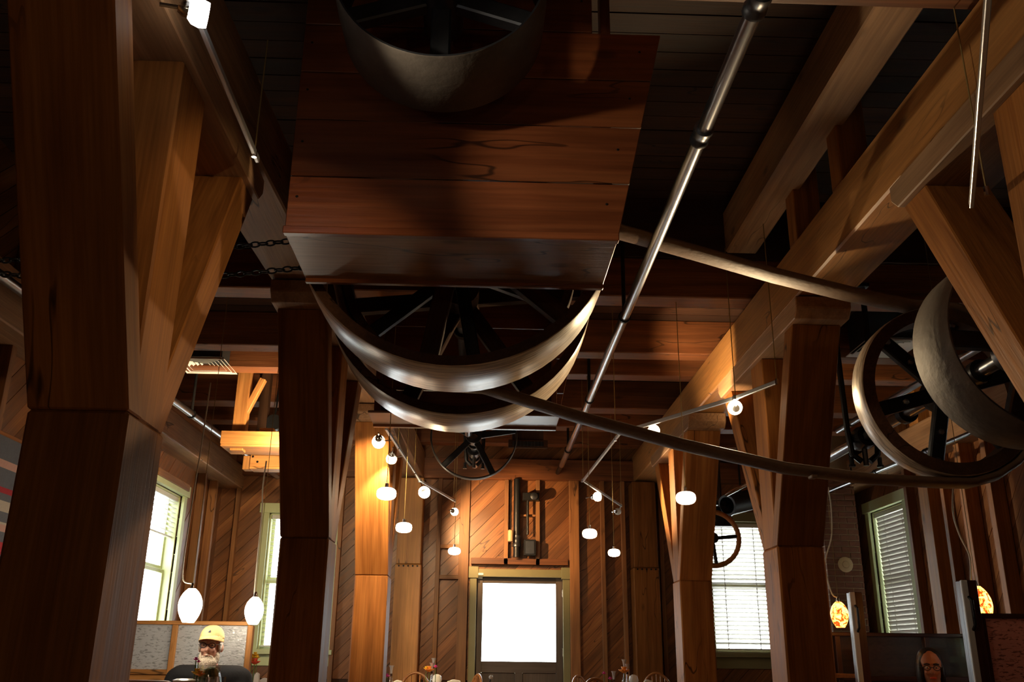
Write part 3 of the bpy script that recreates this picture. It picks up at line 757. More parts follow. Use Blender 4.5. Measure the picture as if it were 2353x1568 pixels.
def hd(px, py, yy): return P(px, py, y=yy)
f = lambda k: ct[0].lerp(ct[1], k)
head('bright white track lamp facing the orange post beside the rear casing', f(.2), hd(870, 1013, f(.2).y), (lx(9.4) + .2, 9.4, 2.5), watts=55, r=.055)
head('smaller cream track lamp, second along the left track', f(.48), hd(900, 1052, f(.48).y), (lx(9.4) + .25, 9.4, 2.3), 'lamp_glass_dim', 45, r=.05)
head('dazzling starry track lamp at the bend of the left track', ct[1], hd(974, 1130, ct[1].y), (.2, 7.5, 1.2), 'lamp_glass_spot', 25, r=.06)
head('last small track lamp at the end of the left track', ct[2], hd(1043, 1176, ct[2].y), (.3, BACK, 2.75), 'lamp_glass_spot', 75, 78, r=.045, col=(1, .6, .26))
rt = [P(1785, 878, z=Z), P(1690, 915, z=Z), P(1425, 995, z=Z), P(1340, 1105, z=Z), P(1428, 1163, z=Z)]
track('steel light track on the right side bending toward the door', rt, [rt[1], rt[2].lerp(rt[3], .1), rt[3], rt[4], rt[0]])
head('dazzling starry track lamp before the right post braces', rt[1], hd(1690, 938, rt[1].y), (.2, 3.2, 2.6), 'lamp_glass_spot', 60, 110, r=.05)
head('orange-lit track lamp just above the belt on the right track', rt[1].lerp(rt[2], .75), hd(1500, 992, rt[1].lerp(rt[2], .75).y), (2.1, 7.7, 3.65), 'lamp_glass_spot', 40, 75, r=.045)
head('small glowing track lamp near the corner of the right track', rt[3].lerp(rt[4], .35), hd(1370, 1142, rt[3].lerp(rt[4], .35).y), (2.1, 9.9, 2.9), 'lamp_glass_spot', 60, 70, r=.05)
head('unlit tiny track lamp at the end of the right track', rt[4], hd(1418, 1176, rt[4].y), (2.2, 12.0, 3.0), 'white_metal', 0, r=.04)
# near left track
nl = [V((-1.03, 2.2, 3.3)), P(592, 368, z=3.3)]
track('near steel light track hanging beside the big left post', nl, [nl[1] - V((0, .06, 0))], 3.9)
q = P(450, 28, y=2.62)
head('near glaring white track lamp at top left with a chrome handle', V((-1.035, 2.66, 3.3)), q, (2.1, 4.0, 3.25), 'lamp_glass_cool', 18, 62, r=.045, col=(1, .85, .62))
lathe('reflector_collar', [(.022, -.02), (.034, 0), (.034, .012)], q - V((.03, 0, .012)), 'chrome', bpy.data.objects['track_lamp.008'] if 'track_lamp.008' in bpy.data.objects else None, (1, 0, .3), 14) if False else None
nr_ = [P(2272, -30, z=3.0), P(2232, 472, z=3.0)]
track('near steel light track at upper right beside the post', nr_, [nr_[1] - V((0, .12, 0))], 3.9)
head('added unseen near track lamp on the upper right track beyond the photo edge', nr_[0] + V((-.15, -.35, 0)), nr_[0] + V((-.15, -.35, -.1)), (-1.2, 3.75, 2.55), 'lamp_glass_spot', 46, 34, r=.045)  # out-of-view lamp added to light the side of the near left post
track('added unseen short track over the camera', [nr_[0] + V((.02, .01, 0)), nr_[0] + V((-.2, -.4, 0))], [nr_[0] + V((-.2, -.4, 0))], 4.2)

hl = [V((-1.72, 8.3, 3.05)), V((-1.9, 8.9, 3.05))]  # hidden track and lamp added to brighten the left bay
track('added unseen short light track in the left bay behind the dark post', hl, hl)
head('added unseen track lamp lighting the pine hoist frame from behind the dark post', hl[0].lerp(hl[1], .3), hl[0].lerp(hl[1], .3) - V((0, 0, .1)), (-2.6, 10.3, 3.95), 'lamp_glass_spot', 60, 145, r=.045)
def pendant(px, py, y, rx, rz, label, zt=CEIL, mat='lamp_glass_white'):
    c = P(px, py, y=y); t = thing('pendant_lamp', label, 'lamp', (c.x, c.y, c.z - rz), 'small white glass pendants over the tables')
    prof = [(.012, rz)]
    for k in range(1, 12):
        a = math.pi * k / 12; e = .75
        prof.append((rx * math.sin(a) ** e, rz * math.copysign(abs(math.cos(a)) ** e, math.cos(a))))
    prof.append((.01, -rz))
    lathe('glass_shade', prof, c, mat, t, (0, 0, 1), 24, smooth=True)
    lathe('cap', [(.014, rz), (.014, rz + .03), (.004, rz + .035)], c, 'chrome', t, (0, 0, 1), 10)
    tube('cord', [c + V((0, 0, rz + .03)), V((c.x, c.y, zt))], .003, 'brass_cord', t, 5)
    lathe('canopy', [(.05, -.03), (.05, 0)], V((c.x, c.y, zt)), 'chrome', t, (0, 0, 1), 14)
pendant(888, 1135, 6.85, .074, .046, 'largest white pendant on the left, beside the orange post')
pendant(928, 1213, 8.6, .076, .047, 'middle white pendant of the left row, by the wall post')
pendant(1044, 1267, 10.55, .07, .042, 'smallest white pendant just left of the door top')
pendant(1576, 1145, 6.7, .073, .047, 'right-hand white pendant hanging below the belt by the far post')
pendant(1355, 1227, 8.75, .07, .045, 'white pendant right above the door frame corner')
pendant(1411, 1271, 10.4, .068, .042, 'lowest white pendant right of the door')
for i_, (xx, l_) in enumerate(((-.9, 'added unseen white fill pendant at left behind the camera'), (1.2, 'added unseen white fill pendant at right behind the camera'))):  # unseen pendants added as fill for the dark post and casing fronts
    c_ = V((xx, -1.0, 2.25)); t = thing('pendant_lamp', l_, 'lamp', c_)
    lathe('glass_shade', [(.012, .05), (.06, .045), (.1, .01), (.09, -.03), (.05, -.05), (.01, -.052)], c_, 'lamp_glass_white', t, (0, 0, 1), 20, smooth=True)
    tube('cord', [c_ + V((0, 0, .05)), V((c_.x, c_.y, CEIL))], .003, 'brass_cord', t, 5)
    l = bpy.data.lights.new('lamp_bulb', 'POINT'); l.energy = 2.2 * LAMP; l.color = (1, .74, .45); l.shadow_soft_size = .1
    link(bpy.data.objects.new('lamp_bulb', l), Matrix.Translation(c_ - V((0, 0, .16))), t)
def egg(px, py, y, h, r, label, mat, cordpts, zt=CEIL):
    c = P(px, py, y=y); t = thing('egg_pendant', label, 'lamp', (c.x, c.y, c.z - h / 2))
    prof = []
    for k in range(0, 13):
        s = k / 12; z = h / 2 - h * s
        rr = r * (math.sin(math.pi * min(1, (s * .82 + .04)) ** .85)) ** .75
        prof.append((max(rr, .01), z))
    lathe('glass_shade', prof, c, mat, t, (0, 0, 1), 24, smooth=True)
    lathe('cap', [(.016, h / 2 - .002), (.012, h / 2 + .03), (.005, h / 2 + .04)], c, 'chrome', t, (0, 0, 1), 10)
    pts = [c + V((0, 0, h / 2 + .035))] + [P(a, b, y=y) for a, b in cordpts]
    # smooth the cord
    fine = []
    for i in range(len(pts) - 1):
        p0, p1, p2, p3 = pts[max(i - 1, 0)], pts[i], pts[i + 1], pts[min(i + 2, len(pts) - 1)]
        for k in range(6):
            s = k / 6
            fine.append(.5 * ((2 * p1) + (p2 - p0) * s + (2 * p0 - 5 * p1 + 4 * p2 - p3) * s * s + (3 * p1 - p0 - 3 * p2 + p3) * s ** 3))
    fine.append(pts[-1])
    tube('cord', fine, .006, 'white_cord', t, 6, smooth=True)
    tube('wire', [c + V((0, 0, h / 2 + .03)), V((c.x, c.y, zt))], .0025, 'brass_cord', t, 5)
    return t
egg(437, 1392, 6.9, .235, .083, 'big white egg-shaped pendant glowing above the bearded man', 'lamp_glass_egg', [(422, 1335), (421, 1300), (432, 1220), (447, 1120), (462, 1030), (468, 990), (484, 880)])
egg(584, 1404, 7.3, .20, .07, 'white egg-shaped pendant in front of the left back window', 'lamp_glass_egg', [(585, 1360), (592, 1280), (602, 1180), (604, 1120), (612, 1060)])
egg(1929, 1413, 7.6, .20, .07, 'amber mottled egg pendant by the brick chimney', 'lamp_glass_amber', [(1912, 1365), (1898, 1320), (1897, 1285), (1911, 1230), (1909, 1160), (1902, 1120)])
egg(2250, 1393, 6.4, .26, .085, 'amber mottled egg pendant at right behind the booth post', 'lamp_glass_amber', [(2232, 1345), (2228, 1280), (2205, 1230), (2190, 1180), (2190, 1120)], 4.72)

# ------------------------------------------------------------------ ceiling vents
def diffuser(label, x0, y0, s, z):
    t = thing('air_diffuser', label, 'vent', (x0 + s / 2, y0 + s / 2, z))
    box('duct', (x0 + .03, y0 + .03, z + .03), (x0 + s - .03, y0 + s - .03, CEIL), 'duct_black', t)
    n = 6
    for k in range(n):
        a = s / 2 * (1 - k / n); b = a - s / 2 / n * .55; c = V((x0 + s / 2, y0 + s / 2, 0)); zz = z + .004 * k
        vs = []
        for q, h in ((a, zz), (b, zz + .02)):
            for sx, sy in ((-1, -1), (1, -1), (1, 1), (-1, 1)): vs.append((c.x + sx * q, c.y + sy * q, h))
        for q, h in ((a, zz + .006), (b, zz + .026)):
            for sx, sy in ((-1, -1), (1, -1), (1, 1), (-1, 1)): vs.append((c.x + sx * q, c.y + sy * q, h))
        fs = []
        for i in range(4):
            j = (i + 1) % 4; fs += [(i, j, 4 + j, 4 + i), (8 + i, 12 + i, 12 + j, 8 + j), (i, 8 + i, 8 + j, j), (4 + i, 4 + j, 12 + j, 12 + i)]
        mk('louver_ring', vs, fs, 'white_metal', t)
diffuser('square white air diffuser with nested louvers at upper left', -3.02, 8.42, .5, 3.86)
diffuser('pale air diffuser glimpsed behind the right pulley', 3.3, 7.4, .5, 3.84)
a, b = P(1168, 1012, y=11.2), P(1258, 1032, y=11.2)
t = thing('wall_grille', 'dark rectangular air grille on the ceiling joist above the door', 'vent', ((a.x + b.x) / 2, 11.2, b.z))
box('frame', (a.x, 11.16, b.z), (b.x, 11.2, a.z), 'rim_side', t)
box('core', (a.x + .05, 11.155, b.z + .02), (b.x - .05, 11.16, a.z - .02), 'duct_black', t)
for k in range(9):
    xx = a.x + .06 + (b.x - a.x - .14) * k / 8; box('fin', (xx, 11.145, b.z + .02), (xx + .008, 11.156, a.z - .02), 'dark_steel', t, bev=0)
box('duct_neck', (a.x + .05, 11.2, a.z - .06), (b.x - .05, 11.3, 4.2), 'deck', t)
# ------------------------------------------------------------------ hoist frame, chains
Y0 = 9.0
def hp(px, py, y=Y0): return P(px, py, y=y)
t = thing('hoist_frame', 'light pine hanging frame with a diagonal brace in the left bay', 'frame', hp(575, 1030))
a, b = hp(527, 1035), hp(545, 865)
box('upright', (a.x, Y0, a.z), (a.x + .13, Y0 + .12, CEIL), 'fir_light', t)
timber('brace', hp(549, 968) + V((0, .06, 0)), hp(603, 868) + V((0, .06, 0)), (0, 1, 0), .08, .06, 'fir_light', t)
a, b = hp(512, 1030), hp(644, 1008)
box('shelf_board', (a.x, Y0 - .1, a.z), (b.x + .05, Y0 + .3, a.z + .025), 'fir_light', t)
box('rail', (a.x, Y0 - .12, a.z + .02), (b.x + .05, Y0 - .08, a.z + .15), 'fir_light', t)
box('cleat', (hp(597, 1005).x, Y0 - .05, a.z + .1), (hp(630, 1005).x, Y0 + .05, a.z + .2), 'fir_light', t)
Y2 = 9.8
a, b = hp(573, 1072, Y2), hp(648, 1040, Y2)
t = thing('pipe_trough', 'orange pine trough bracket carrying the pipe below the hoist frame', 'bracket', a)
box('side_board', (a.x, Y2, a.z), (b.x + .05, Y2 + .04, a.z + .14), 'fir_light', t)
box('end_block', (a.x - .08, Y2 + .02, a.z - .03), (a.x + .02, Y2 + .14, a.z + .12), 'fir_light', t)
box('bottom_board', (a.x, Y2, a.z - .025), (b.x + .05, Y2 + .2, a.z), 'fir_light', t)
box('hanger_strap', (a.x + .3, Y2 + .05, a.z + .1), (a.x + .36, Y2 + .1, CEIL), 'fir_light', t)
for i, (px, py) in enumerate(((582, 1050), (592, 1062))): lathe('bolt', [(.012, 0), (.012, .01)], hp(px, py, Y2), 'chrome', t, (0, -1, 0), 8)
t = thing('drop_bar', 'dark hanging timber hung behind the hoist frame', 'frame', hp(600, 960, 9.9))
a = hp(588, 1000, 9.9); box('bar', (a.x, 9.9, a.z), (a.x + .1, 10.0, CEIL), 'rim_side', t)
lathe('pulley_block', [(.02, -.04), (.09, -.04), (.09, .04), (.02, .04)], hp(628, 970, 9.9) + V((0, .05, 0)), 'cast_iron', t, (0, 1, 0), 16)
tube('sling', [hp(628, 970, 9.9) + V((0, .05, .05)), hp(628, 970, 9.9) + V((.02, .05, .45))], .012, 'cast_iron', t, 6)

def chain(label, p0, p1, n, sag=.03):
    p0, p1 = V(p0), V(p1); t = thing('drive_chain', label, 'chain', p0); d = (p1 - p0) / n; L_ = d.length
    for i in range(n):
        c = p0 + d * (i + .5) - V((0, 0, sag * math.sin(math.pi * (i + .5) / n)))
        u = d.normalized(); s = V((0, 1, 0)) if i % 2 else V((0, 0, 1)); s = (s - u * s.dot(u)).normalized()
        ring = []
        for k in range(12):
            an = 2 * math.pi * k / 12; ring.append(c + u * math.cos(an) * L_ * .62 + s * math.sin(an) * L_ * .36)
        tube('link', ring, L_ * .13, 'cast_iron', t, 5, True, smooth=True)
    return t
YC = 4.3
p1, p2 = P(664, 548, y=YC), P(700, 612, y=YC)
sc = V((p1.x + .12, YC, (p1.z + p2.z) / 2))
chain('upper strand of the black drive chain beside the casing', P(-30, 600, y=YC), p1 + V((.12, 0, 0)), 42, .02)
chain('lower sagging strand of the black drive chain beside the casing', P(-30, 628, y=YC), p2 + V((.05, 0, 0)), 42, .05)
t = thing('chain_sprocket', 'toothed iron sprocket carrying the drive chain behind the casing front', 'sprocket', sc)
lathe('wheel', [(.02, -.01), (.065, -.01), (.065, .01), (.02, .01)], sc, 'cast_iron', t, (0, 1, 0), 20, True)
for k in range(12):
    a = 2 * math.pi * k / 12; q = sc + V((.066 * math.cos(a), 0, .066 * math.sin(a))); box('tooth', (q.x - .007, q.y - .008, q.z - .007), (q.x + .007, q.y + .008, q.z + .007), 'cast_iron', t, bev=0)
tube('axle', [sc - V((0, .5, 0)), sc + V((0, .04, 0))], .02, 'dark_steel', t, 8)
q = P(540, 622, y=7.0)
t = thing('sheave_housing', 'black bell-shaped sheave hanging under the left beam', 'pulley', q)
lathe('bell', [(.03, .2), (.09, .16), (.14, .05), (.15, -.05), (.10, -.1), (.10, -.13), (.03, -.13)], q, 'cast_iron', t, (.0, -.3, 1), 18)
tube('stem', [q + V((0, 0, .1)), V((q.x, q.y + .02, 4.2))], .03, 'cast_iron', t, 8)
tube('axle', [q - V((.2, 0, 0)), q + V((.1, 0, 0))], .025, 'dark_steel', t, 8)

# ------------------------------------------------------------------ hand wheel and jack by the right window
YJ = 10.7
c = P(1637, 1238, y=YJ)
t = thing('hand_wheel', 'tan wooden-rimmed hand wheel arc before the bright slatted window', 'wheel', (c.x, c.y, c.z))
Rw = .31
ring = [c + V((Rw * math.cos(a), 0, Rw * math.sin(a))) for a in [2 * math.pi * k / 40 for k in range(40)]]
tube('rim', ring, .03, 'fir_light', t, 8, True, smooth=True)
for k in range(4):
    a = math.pi / 2 * k + .1; tube('spoke', [c, c + V((Rw * math.cos(a), 0, Rw * math.sin(a)))], .022, 'cast_iron', t, 8)
lathe('hub', [(.01, -.06), (.06, -.06), (.06, .06), (.01, .06)], c, 'cast_iron', t, (0, 1, 0), 14)
lathe('axle', [(.025, -.05), (.025, .35)], c, 'dark_steel', t, (0, 1, 0), 12)
c2 = P(1655, 1172, y=YJ + .25)
t = thing('gear_bracket', 'black cast gear bracket with bearings above the hand wheel', 'bracket', c2)
box('frame', (c2.x - .12, YJ + .2, c2.z - .2), (c2.x + .14, YJ + .28, c2.z - .15), 'cast_iron', t)
box('frame', (c2.x - .12, YJ + .2, c2.z + .05), (c2.x + .06, YJ + .28, c2.z + .1), 'cast_iron', t)
for xx in (-.1, .0): tube('stand', [(c2.x + xx, YJ + .24, c2.z - .18), (c2.x + xx, YJ + .24, 3.86)], .025, 'cast_iron', t, 8)
lathe('gear', [(.02, -.05), (.1, -.05), (.1, .05), (.02, .05)], c2 + V((.02, 0, -.06)), 'cast_iron', t, (0, 1, 0), 14)
for k in range(14):
    a = 2 * math.pi * k / 14; q = c2 + V((.02 + .11 * math.cos(a), 0, -.06 + .11 * math.sin(a))); box('tooth', (q.x - .01, q.y - .05, q.z - .01), (q.x + .01, q.y + .05, q.z + .01), 'cast_iron', t, bev=0)
tube('lever', [c2 + V((.05, 0, .1)), c2 + V((-.12, 0, .24))], [.012, .02], 'dark_steel', t, 8)
c3 = P(1695, 1155, y=YJ + .1)
t = thing('flue_duct', 'short dark duct drum hanging beside the gear bracket', 'duct', c3)
lathe('drum', [(.10, -.3), (.125, -.3), (.125, .3), (.10, .3)], c3 + V((.1, .2, .04)), 'cast_iron', t, (.75, .6, .25), 22, True)
tube('strap', [c3 + V((.1, .2, .15)), V((c3.x + .1, c3.y + .2, 3.86))], .012, 'cast_iron', t, 6)

# ------------------------------------------------------------------ brick chimney
x0, x1, y0, y1 = 4.3, 4.76, 11.6, 12.25
ch = thing('brick_chimney', 'narrow old brick chimney in the right back corner', 'chimney', ((x0 + x1) / 2, (y0 + y1) / 2, 0))
box('mortar_core', (x0 + .008, y0 + .008, 0), (x1 - .008, y1, 4.19), 'mortar', ch, bev=0)
bl, bh, jt = .21, .062, .011
r = 0; z = 1.25
cache = {}
def brick(ax, u0, u1, z):
    u0, u1 = u0 + jt / 2, u1 - jt / 2
    if u1 - u0 < .02: return
    j = random.uniform(0, .004)
    if ax == 'f': a, b = (u0, y0 - j, z), (u1, y0 + .05, z + bh)
    else: a, b = (x0 - j, u0, z), (x0 + .05, u1, z + bh)
    box('brick', a, b, 'brick', ch, bev=.003)
while z < 3.5:
    o = 0 if r % 2 else bl / 2
    u = x0 - o
    while u < x1:
        brick('f', max(u, x0), min(u + bl, x1), z); u += bl
    u = y0 + .05 - (bl / 2 - o)
    while u < y1:
        brick('s', max(u, y0 + .055), min(u + bl, y1), z); u += bl
    z += bh + jt; r += 1
q = P(1943, 1298, y=y0 - .01)
fp = lathe('flue_cover', [(.095, 0), (.095, .006), (.075, .014), (.045, .012), (.04, .022), (.01, .024)], (q.x, y0 - .005, q.z), 'plate_tan', None, (0, -1, 0), 24)
tag(fp, 'round tan flue cover plate on the brick chimney', 'plate')

# ------------------------------------------------------------------ striped textile on the left wall
t = thing('wall_textile', 'grey wall textile with red, cream and pink stripes at the left edge', 'textile', (LEFT + .2, 6.9, 1.45))
plain('wool_grey', (.13, .14, .16), .95, 0, .15, 60, .3); plain('wool_red', (.42, .03, .04), .95, 0, .15, 60, .3)
plain('wool_cream', (.52, .46, .36), .95, 0, .1, 60, .3); plain('wool_pink', (.58, .34, .27), .95, 0, .1, 60, .3)
xt = LEFT + .17
bands = [('wool_grey', .16), ('wool_pink', .055), ('wool_grey', .13), ('wool_red', .04), ('wool_grey', .05), ('wool_cream', .16), ('wool_pink', .05), ('wool_grey', .07), ('wool_red', .085), ('wool_grey', .09), ('wool_cream', .15), ('wool_grey', .06), ('wool_red', .1), ('wool_cream', .12)]
z = 2.64
for m, h in bands:
    box('stripe', (xt, 6.2, z - h), (xt + .012, 7.22, z), m, t, (0, 1, 0), 0); z -= h
box('inset', (xt + .012, 6.6, 2.06), (xt + .015, 7.0, 2.13), 'wool_grey', t, bev=0)
box('hanging_rod', (xt - .01, 6.15, 2.64), (xt + .02, 7.27, 2.665), 'fir', t)
box('binding', (xt, 7.22, 1.3), (xt + .014, 7.25, 2.64), 'wool_cream', t, bev=0)

# ------------------------------------------------------------------ booth partitions
def partition(label, x0, x1, y, zt, zmid, glassmat, wm, splits, end_posts=True):
    t = thing('booth_partition', label, 'partition', ((x0 + x1) / 2, y, 0))
    box('top_rail', (x0, y - .035, zt - .03), (x1, y + .035, zt), wm, t)
    box('mid_rail', (x0, y - .03, zmid - .04), (x1, y + .03, zmid), wm, t)
    box('back_panel', (x0, y - .02, 0), (x1, y + .02, zmid - .04), wm, t)
    xs = [x0] + splits + [x1]
    for x in xs: box('stile', (x - .022, y - .034, 0), (x + .022, y + .034, zt - .03), wm, t)
    for a, b in zip(xs, xs[1:]): box('glass_panel', (a + .022, y - .006, zmid), (b - .022, y + .006, zt - .03), glassmat, t, (0, 0, 1), 0)
    return t
partition('left booth partition with frosted pebble glass behind the bearded man', -3.3, -1.86, 7.8, 1.44, 1.07, 'pebble_glass', 'fir_light', [-2.46])
partition('dark wooden booth partition with glass behind the woman', 2.5, 4.96, 7.9, 1.42, 1.08, 'pane', 'dark_walnut', [2.95, 3.7])
tag(partition('reddish pebble-glass booth partition at the right edge', 3.03, 4.96, 5.72, 1.48, .8, 'pebble_glass_dim', 'dark_walnut', []), 'reddish pebble-glass booth partition at the right edge', 'partition')
tag(box('booth_backboard', (2.55, 7.96, .9), (4.96, 7.99, 1.4), 'dark_walnut'), 'dark board behind the glass of the right booth', 'board')
def bpost(px, py, y, label, w=.085):
    c = P(px, py, y=y); t = thing('booth_post', label, 'post', (c.x, c.y, 0))
    box('post', (c.x, y - .05, 0), (c.x + w, y + .05, c.z), 'dark_walnut', t)
    box('painted_edge_light', (c.x - .012, y - .052, 0), (c.x + .028, y - .03, c.z), 'white_metal', t)  # pale strip stands in for window light on the post edge
    hz = c.z - .2
    tube('coat_hook', [(c.x + .02, y - .05, hz + .1), (c.x + .02, y - .085, hz + .08), (c.x + .02, y - .085, hz - .06), (c.x + .02, y - .05, hz - .09)], .009, 'cast_iron', t, 8)
bpost(1950, 1362, 7.2, 'slim booth post with window light painted on its edge beside the amber lamp')
bpost(2203, 1335, 5.7, 'taller booth post with window light painted on its edge near the right edge')
q = P(1896, 1500, y=7.85)
t = thing('wall_notice', 'narrow reddish framed print low beside the right post', 'picture', q)
box('frame', (q.x - .03, 7.82, q.z - .15), (q.x + .03, 7.835, q.z + .09), 'chair_wood', t); box('print', (q.x - .022, 7.815, q.z - .14), (q.x + .022, 7.82, q.z + .08), 'plate_tan', t)
q = P(1930, 1552, y=7.6)
tag(box('booth_ledge', (q.x - .13, 7.5, q.z - .02), (q.x + .13, 7.86, q.z + .01), 'chair_wood'), 'warm wooden ledge at the foot of the amber lamp booth', 'shelf')

# ------------------------------------------------------------------ people
def capsule(a, b, ra, rb, seg=14):
    a, b = V(a), V(b); d = (b - a)
    pts, rs = [], []
    u = d.normalized()
    for k in range(5):
        an = math.pi / 2 * (1 - k / 4); pts.append(a - u * ra * math.sin(an) * 1.0); rs.append(max(ra * math.cos(an), .002))
    for k in range(5):
        an = math.pi / 2 * (k / 4); pts.append(b + u * rb * math.sin(an)); rs.append(max(rb * math.cos(an), .002))
    return tube_vf(pts, rs, seg)
def person(label, c, turn, beardman, skin):
    """c = point between the eyes; figure seated facing -y, turned by `turn`"""
    c = V(c); Rz = Matrix.Rotation(turn, 3, 'Z')
    def L(x, y, z): return c + Rz @ V((x, y, z))
    t = thing('person', label, 'person', (c.x, c.y + .1, 0))
    sh = -.205                                     # shoulder height below the eyes
    hw = .235 if beardman else .165
    body = [ellip_vf(L(0, .085, .035), (.078, .098, .098), rot=Rz), ellip_vf(L(0, .06, -.045), (.062, .075, .075), rot=Rz), ellip_vf(L(0, .03, -.095), (.038, .035, .03), rot=Rz),
            ellip_vf(L(0, -.022, -.03), (.016, .022, .018), rot=Rz), capsule(L(0, -.008, .0), L(0, -.03, -.035), .009, .013), ellip_vf(L(-.03, -.0, -.035), (.025, .02, .02), rot=Rz), ellip_vf(L(.03, -.0, -.035), (.025, .02, .02), rot=Rz),
            ellip_vf(L(-.08, .085, -.02), (.012, .022, .034), rot=Rz), ellip_vf(L(.08, .085, -.02), (.012, .022, .034), rot=Rz),
            ellip_vf(L(0, .005, .028), (.06, .02, .012), rot=Rz),
            capsule(L(0, .09, -.08), L(0, .11, -.24), .058, .066),
            capsule(L(0, .13, -.32), L(0, .12, -.75), .15 if beardman else .12, .16 if beardman else .13), capsule(L(-hw + .04, .12, sh - .02), L(hw - .04, .12, sh - .02), .075, .075)]
    for s in (-1, 1):
        body += [capsule(L(s * hw, .12, sh - .03), L(s * (hw + .06), .04, sh - .30), .062, .05), capsule(L(s * (hw + .06), .04, sh - .30), L(s * .12, -.2, sh - .19), .046, .034)]
        hx = s * .1
        body += [capsule(L(s * .12, -.2, sh - .19), L(hx, -.26, sh - .17), .032, .03)]
        for k in range(4): body += [capsule(L(hx + (k - 1.5) * .02, -.27, sh - .175), L(hx + (k - 1.5) * .021, -.335 + abs(k - 1.4) * .008, sh - .195), .0095, .008, 8)]
        body += [capsule(L(hx - s * .035, -.24, sh - .175), L(hx - s * .06, -.29, sh - .19), .011, .009, 8)]
        body += [capsule(L(s * .1, .1, -.8), L(s * .14, -.32, -.76), .085, .07), capsule(L(s * .14, -.32, -.76), L(s * .14, -.3, -1.2), .06, .045), capsule(L(s * .14, -.3, -1.22), L(s * .15, -.42, -1.23), .04, .035)]
    blob('body', body, skin, t, .0075, 3)
    # eyes and brows
    for s in (-1, 1):
        multi('eye', [ellip_vf(L(s * .031, .002, .0), (.012, .010, .008), 10, 8, Rz)], 'porcelain', t)
        multi('iris', [ellip_vf(L(s * .031, -.008, -.001), (.005, .003, .005), 8, 6, Rz)], 'black_hair', t)
        tube('eyebrow', [L(s * .012, -.012, .022), L(s * .03, -.012, .027), L(s * .05, .0, .022)], .005, 'white_hair' if beardman else 'black_hair', t, 6, smooth=True)
    gl = thing('x', 'x', 'x') if False else None
    g = []
    for s in (-1, 1):
        rim = [L(s * .033 + .024 * math.cos(a), -.022, -.002 + .017 * math.sin(a)) for a in [2 * math.pi * k / 16 for k in range(16)]]
        g.append(tube_vf(rim, .0028, 6, True)); g.append(tube_vf([L(s * .057, -.022, .004), L(s * .082, .03, .004), L(s * .084, .085, 0)], .0022, 6))
    g.append(tube_vf([L(-.009, -.024, .002), L(.009, -.024, .002)], .0025, 6))
    multi('spectacles', g, 'specs', t)
    tube('mouth', [L(-.022, -.012, -.073), L(0, -.018, -.071), L(.022, -.012, -.073)], .0055, 'petal_red' if not beardman else skin, t, 6, smooth=True)
    shirt = [capsule(L(0, .13, -.33), L(0, .12, -.72), .165 if beardman else .135, .185 if beardman else .15), capsule(L(-hw + .03, .12, sh - .02), L(hw - .03, .12, sh - .02), .088, .088), capsule(L(0, .115, -.2), L(0, .12, -.3), .068, .09),
             ellip_vf(L(0, .08, -.55), (.2 if beardman else .15, .17, .2), rot=Rz)]
    for s in (-1, 1): shirt += [capsule(L(s * hw, .12, sh - .03), L(s * (hw + .055), .05, sh - .26), .08, .075)]
    sk = shirt
    blob('shirt', sk, 'black_cotton' if beardman else 'linen', t, .011, 5)
    multi('trousers', [capsule(L(s * .1, .1, -.8), L(s * .14, -.32, -.76), .1, .085) for s in (-1, 1)] + [capsule(L(s * .14, -.32, -.77), L(s * .14, -.3, -1.17), .075, .06) for s in (-1, 1)], 'navy', t, smooth=True)
    if beardman:
        bd = [ellip_vf(L(0, .02, -.125), (.07, .05, .048), rot=Rz), ellip_vf(L(0, .012, -.165), (.068, .044, .052), rot=Rz), ellip_vf(L(-.056, .055, -.09), (.02, .036, .045), rot=Rz), ellip_vf(L(.056, .055, -.09), (.02, .036, .045), rot=Rz), ellip_vf(L(0, .0, -.19), (.04, .03, .035), rot=Rz)]
        bd += [capsule(L(0, -.016, -.068), L(s * .036, -.002, -.082), .009, .009) for s in (-1, 1)]
        blob('beard', bd, 'beard', t, .007, 2)
        multi('hair', [ellip_vf(L(s * .072, .07, .005), (.014, .045, .05), 12, 8, Rz) for s in (-1, 1)] + [ellip_vf(L(0, .15, -.02), (.07, .04, .06), 12, 8, Rz)], 'white_hair', t, smooth=True)
        # cap: crown cut at the brow line, curved bill, badge
        vs, fs = [], []; seg, rings = 24, 9
        for i in range(rings + 1):
            th = math.pi / 2 * i / rings
            for k in range(seg):
                ph = 2 * math.pi * k / seg
                vs.append(L(.088 * math.sin(th) ** .8 * math.cos(ph), .085 + .108 * math.sin(th) ** .8 * math.sin(ph), .045 + .098 * math.cos(th)))
        for i in range(rings):
            for k in range(seg): fs.append((i * seg + k, i * seg + (k + 1) % seg, (i + 1) * seg + (k + 1) % seg, (i + 1) * seg + k))
        cap = mk('cap', vs, fs, 'cap_cotton', t, smooth=True)
        sd = cap.modifiers.new('solid', 'SOLIDIFY'); sd.thickness = .004
        vs, fs = [], []
        for i in range(6):
            for k in range(11):
                a = math.pi * (1.0 + k / 10.0); s = i / 5
                x = math.cos(a) * (.086 + .004 * s); yv = .085 + math.sin(a) * (.106 + .075 * s * abs(math.sin(a)) ** .5)
                vs.append(L(x, yv, .068 - .024 * s - .022 * (abs(math.cos(a)) ** 2) * (.3 + .7 * s)))
        for i in range(5):
            for k in range(10): fs.append((i * 11 + k, i * 11 + k + 1, i * 11 + 12 + k, i * 11 + 11 + k))
        bill = mk('bill', vs, fs, 'cap_cotton', cap, smooth=True)
        sd = bill.modifiers.new('solid', 'SOLIDIFY'); sd.thickness = .005
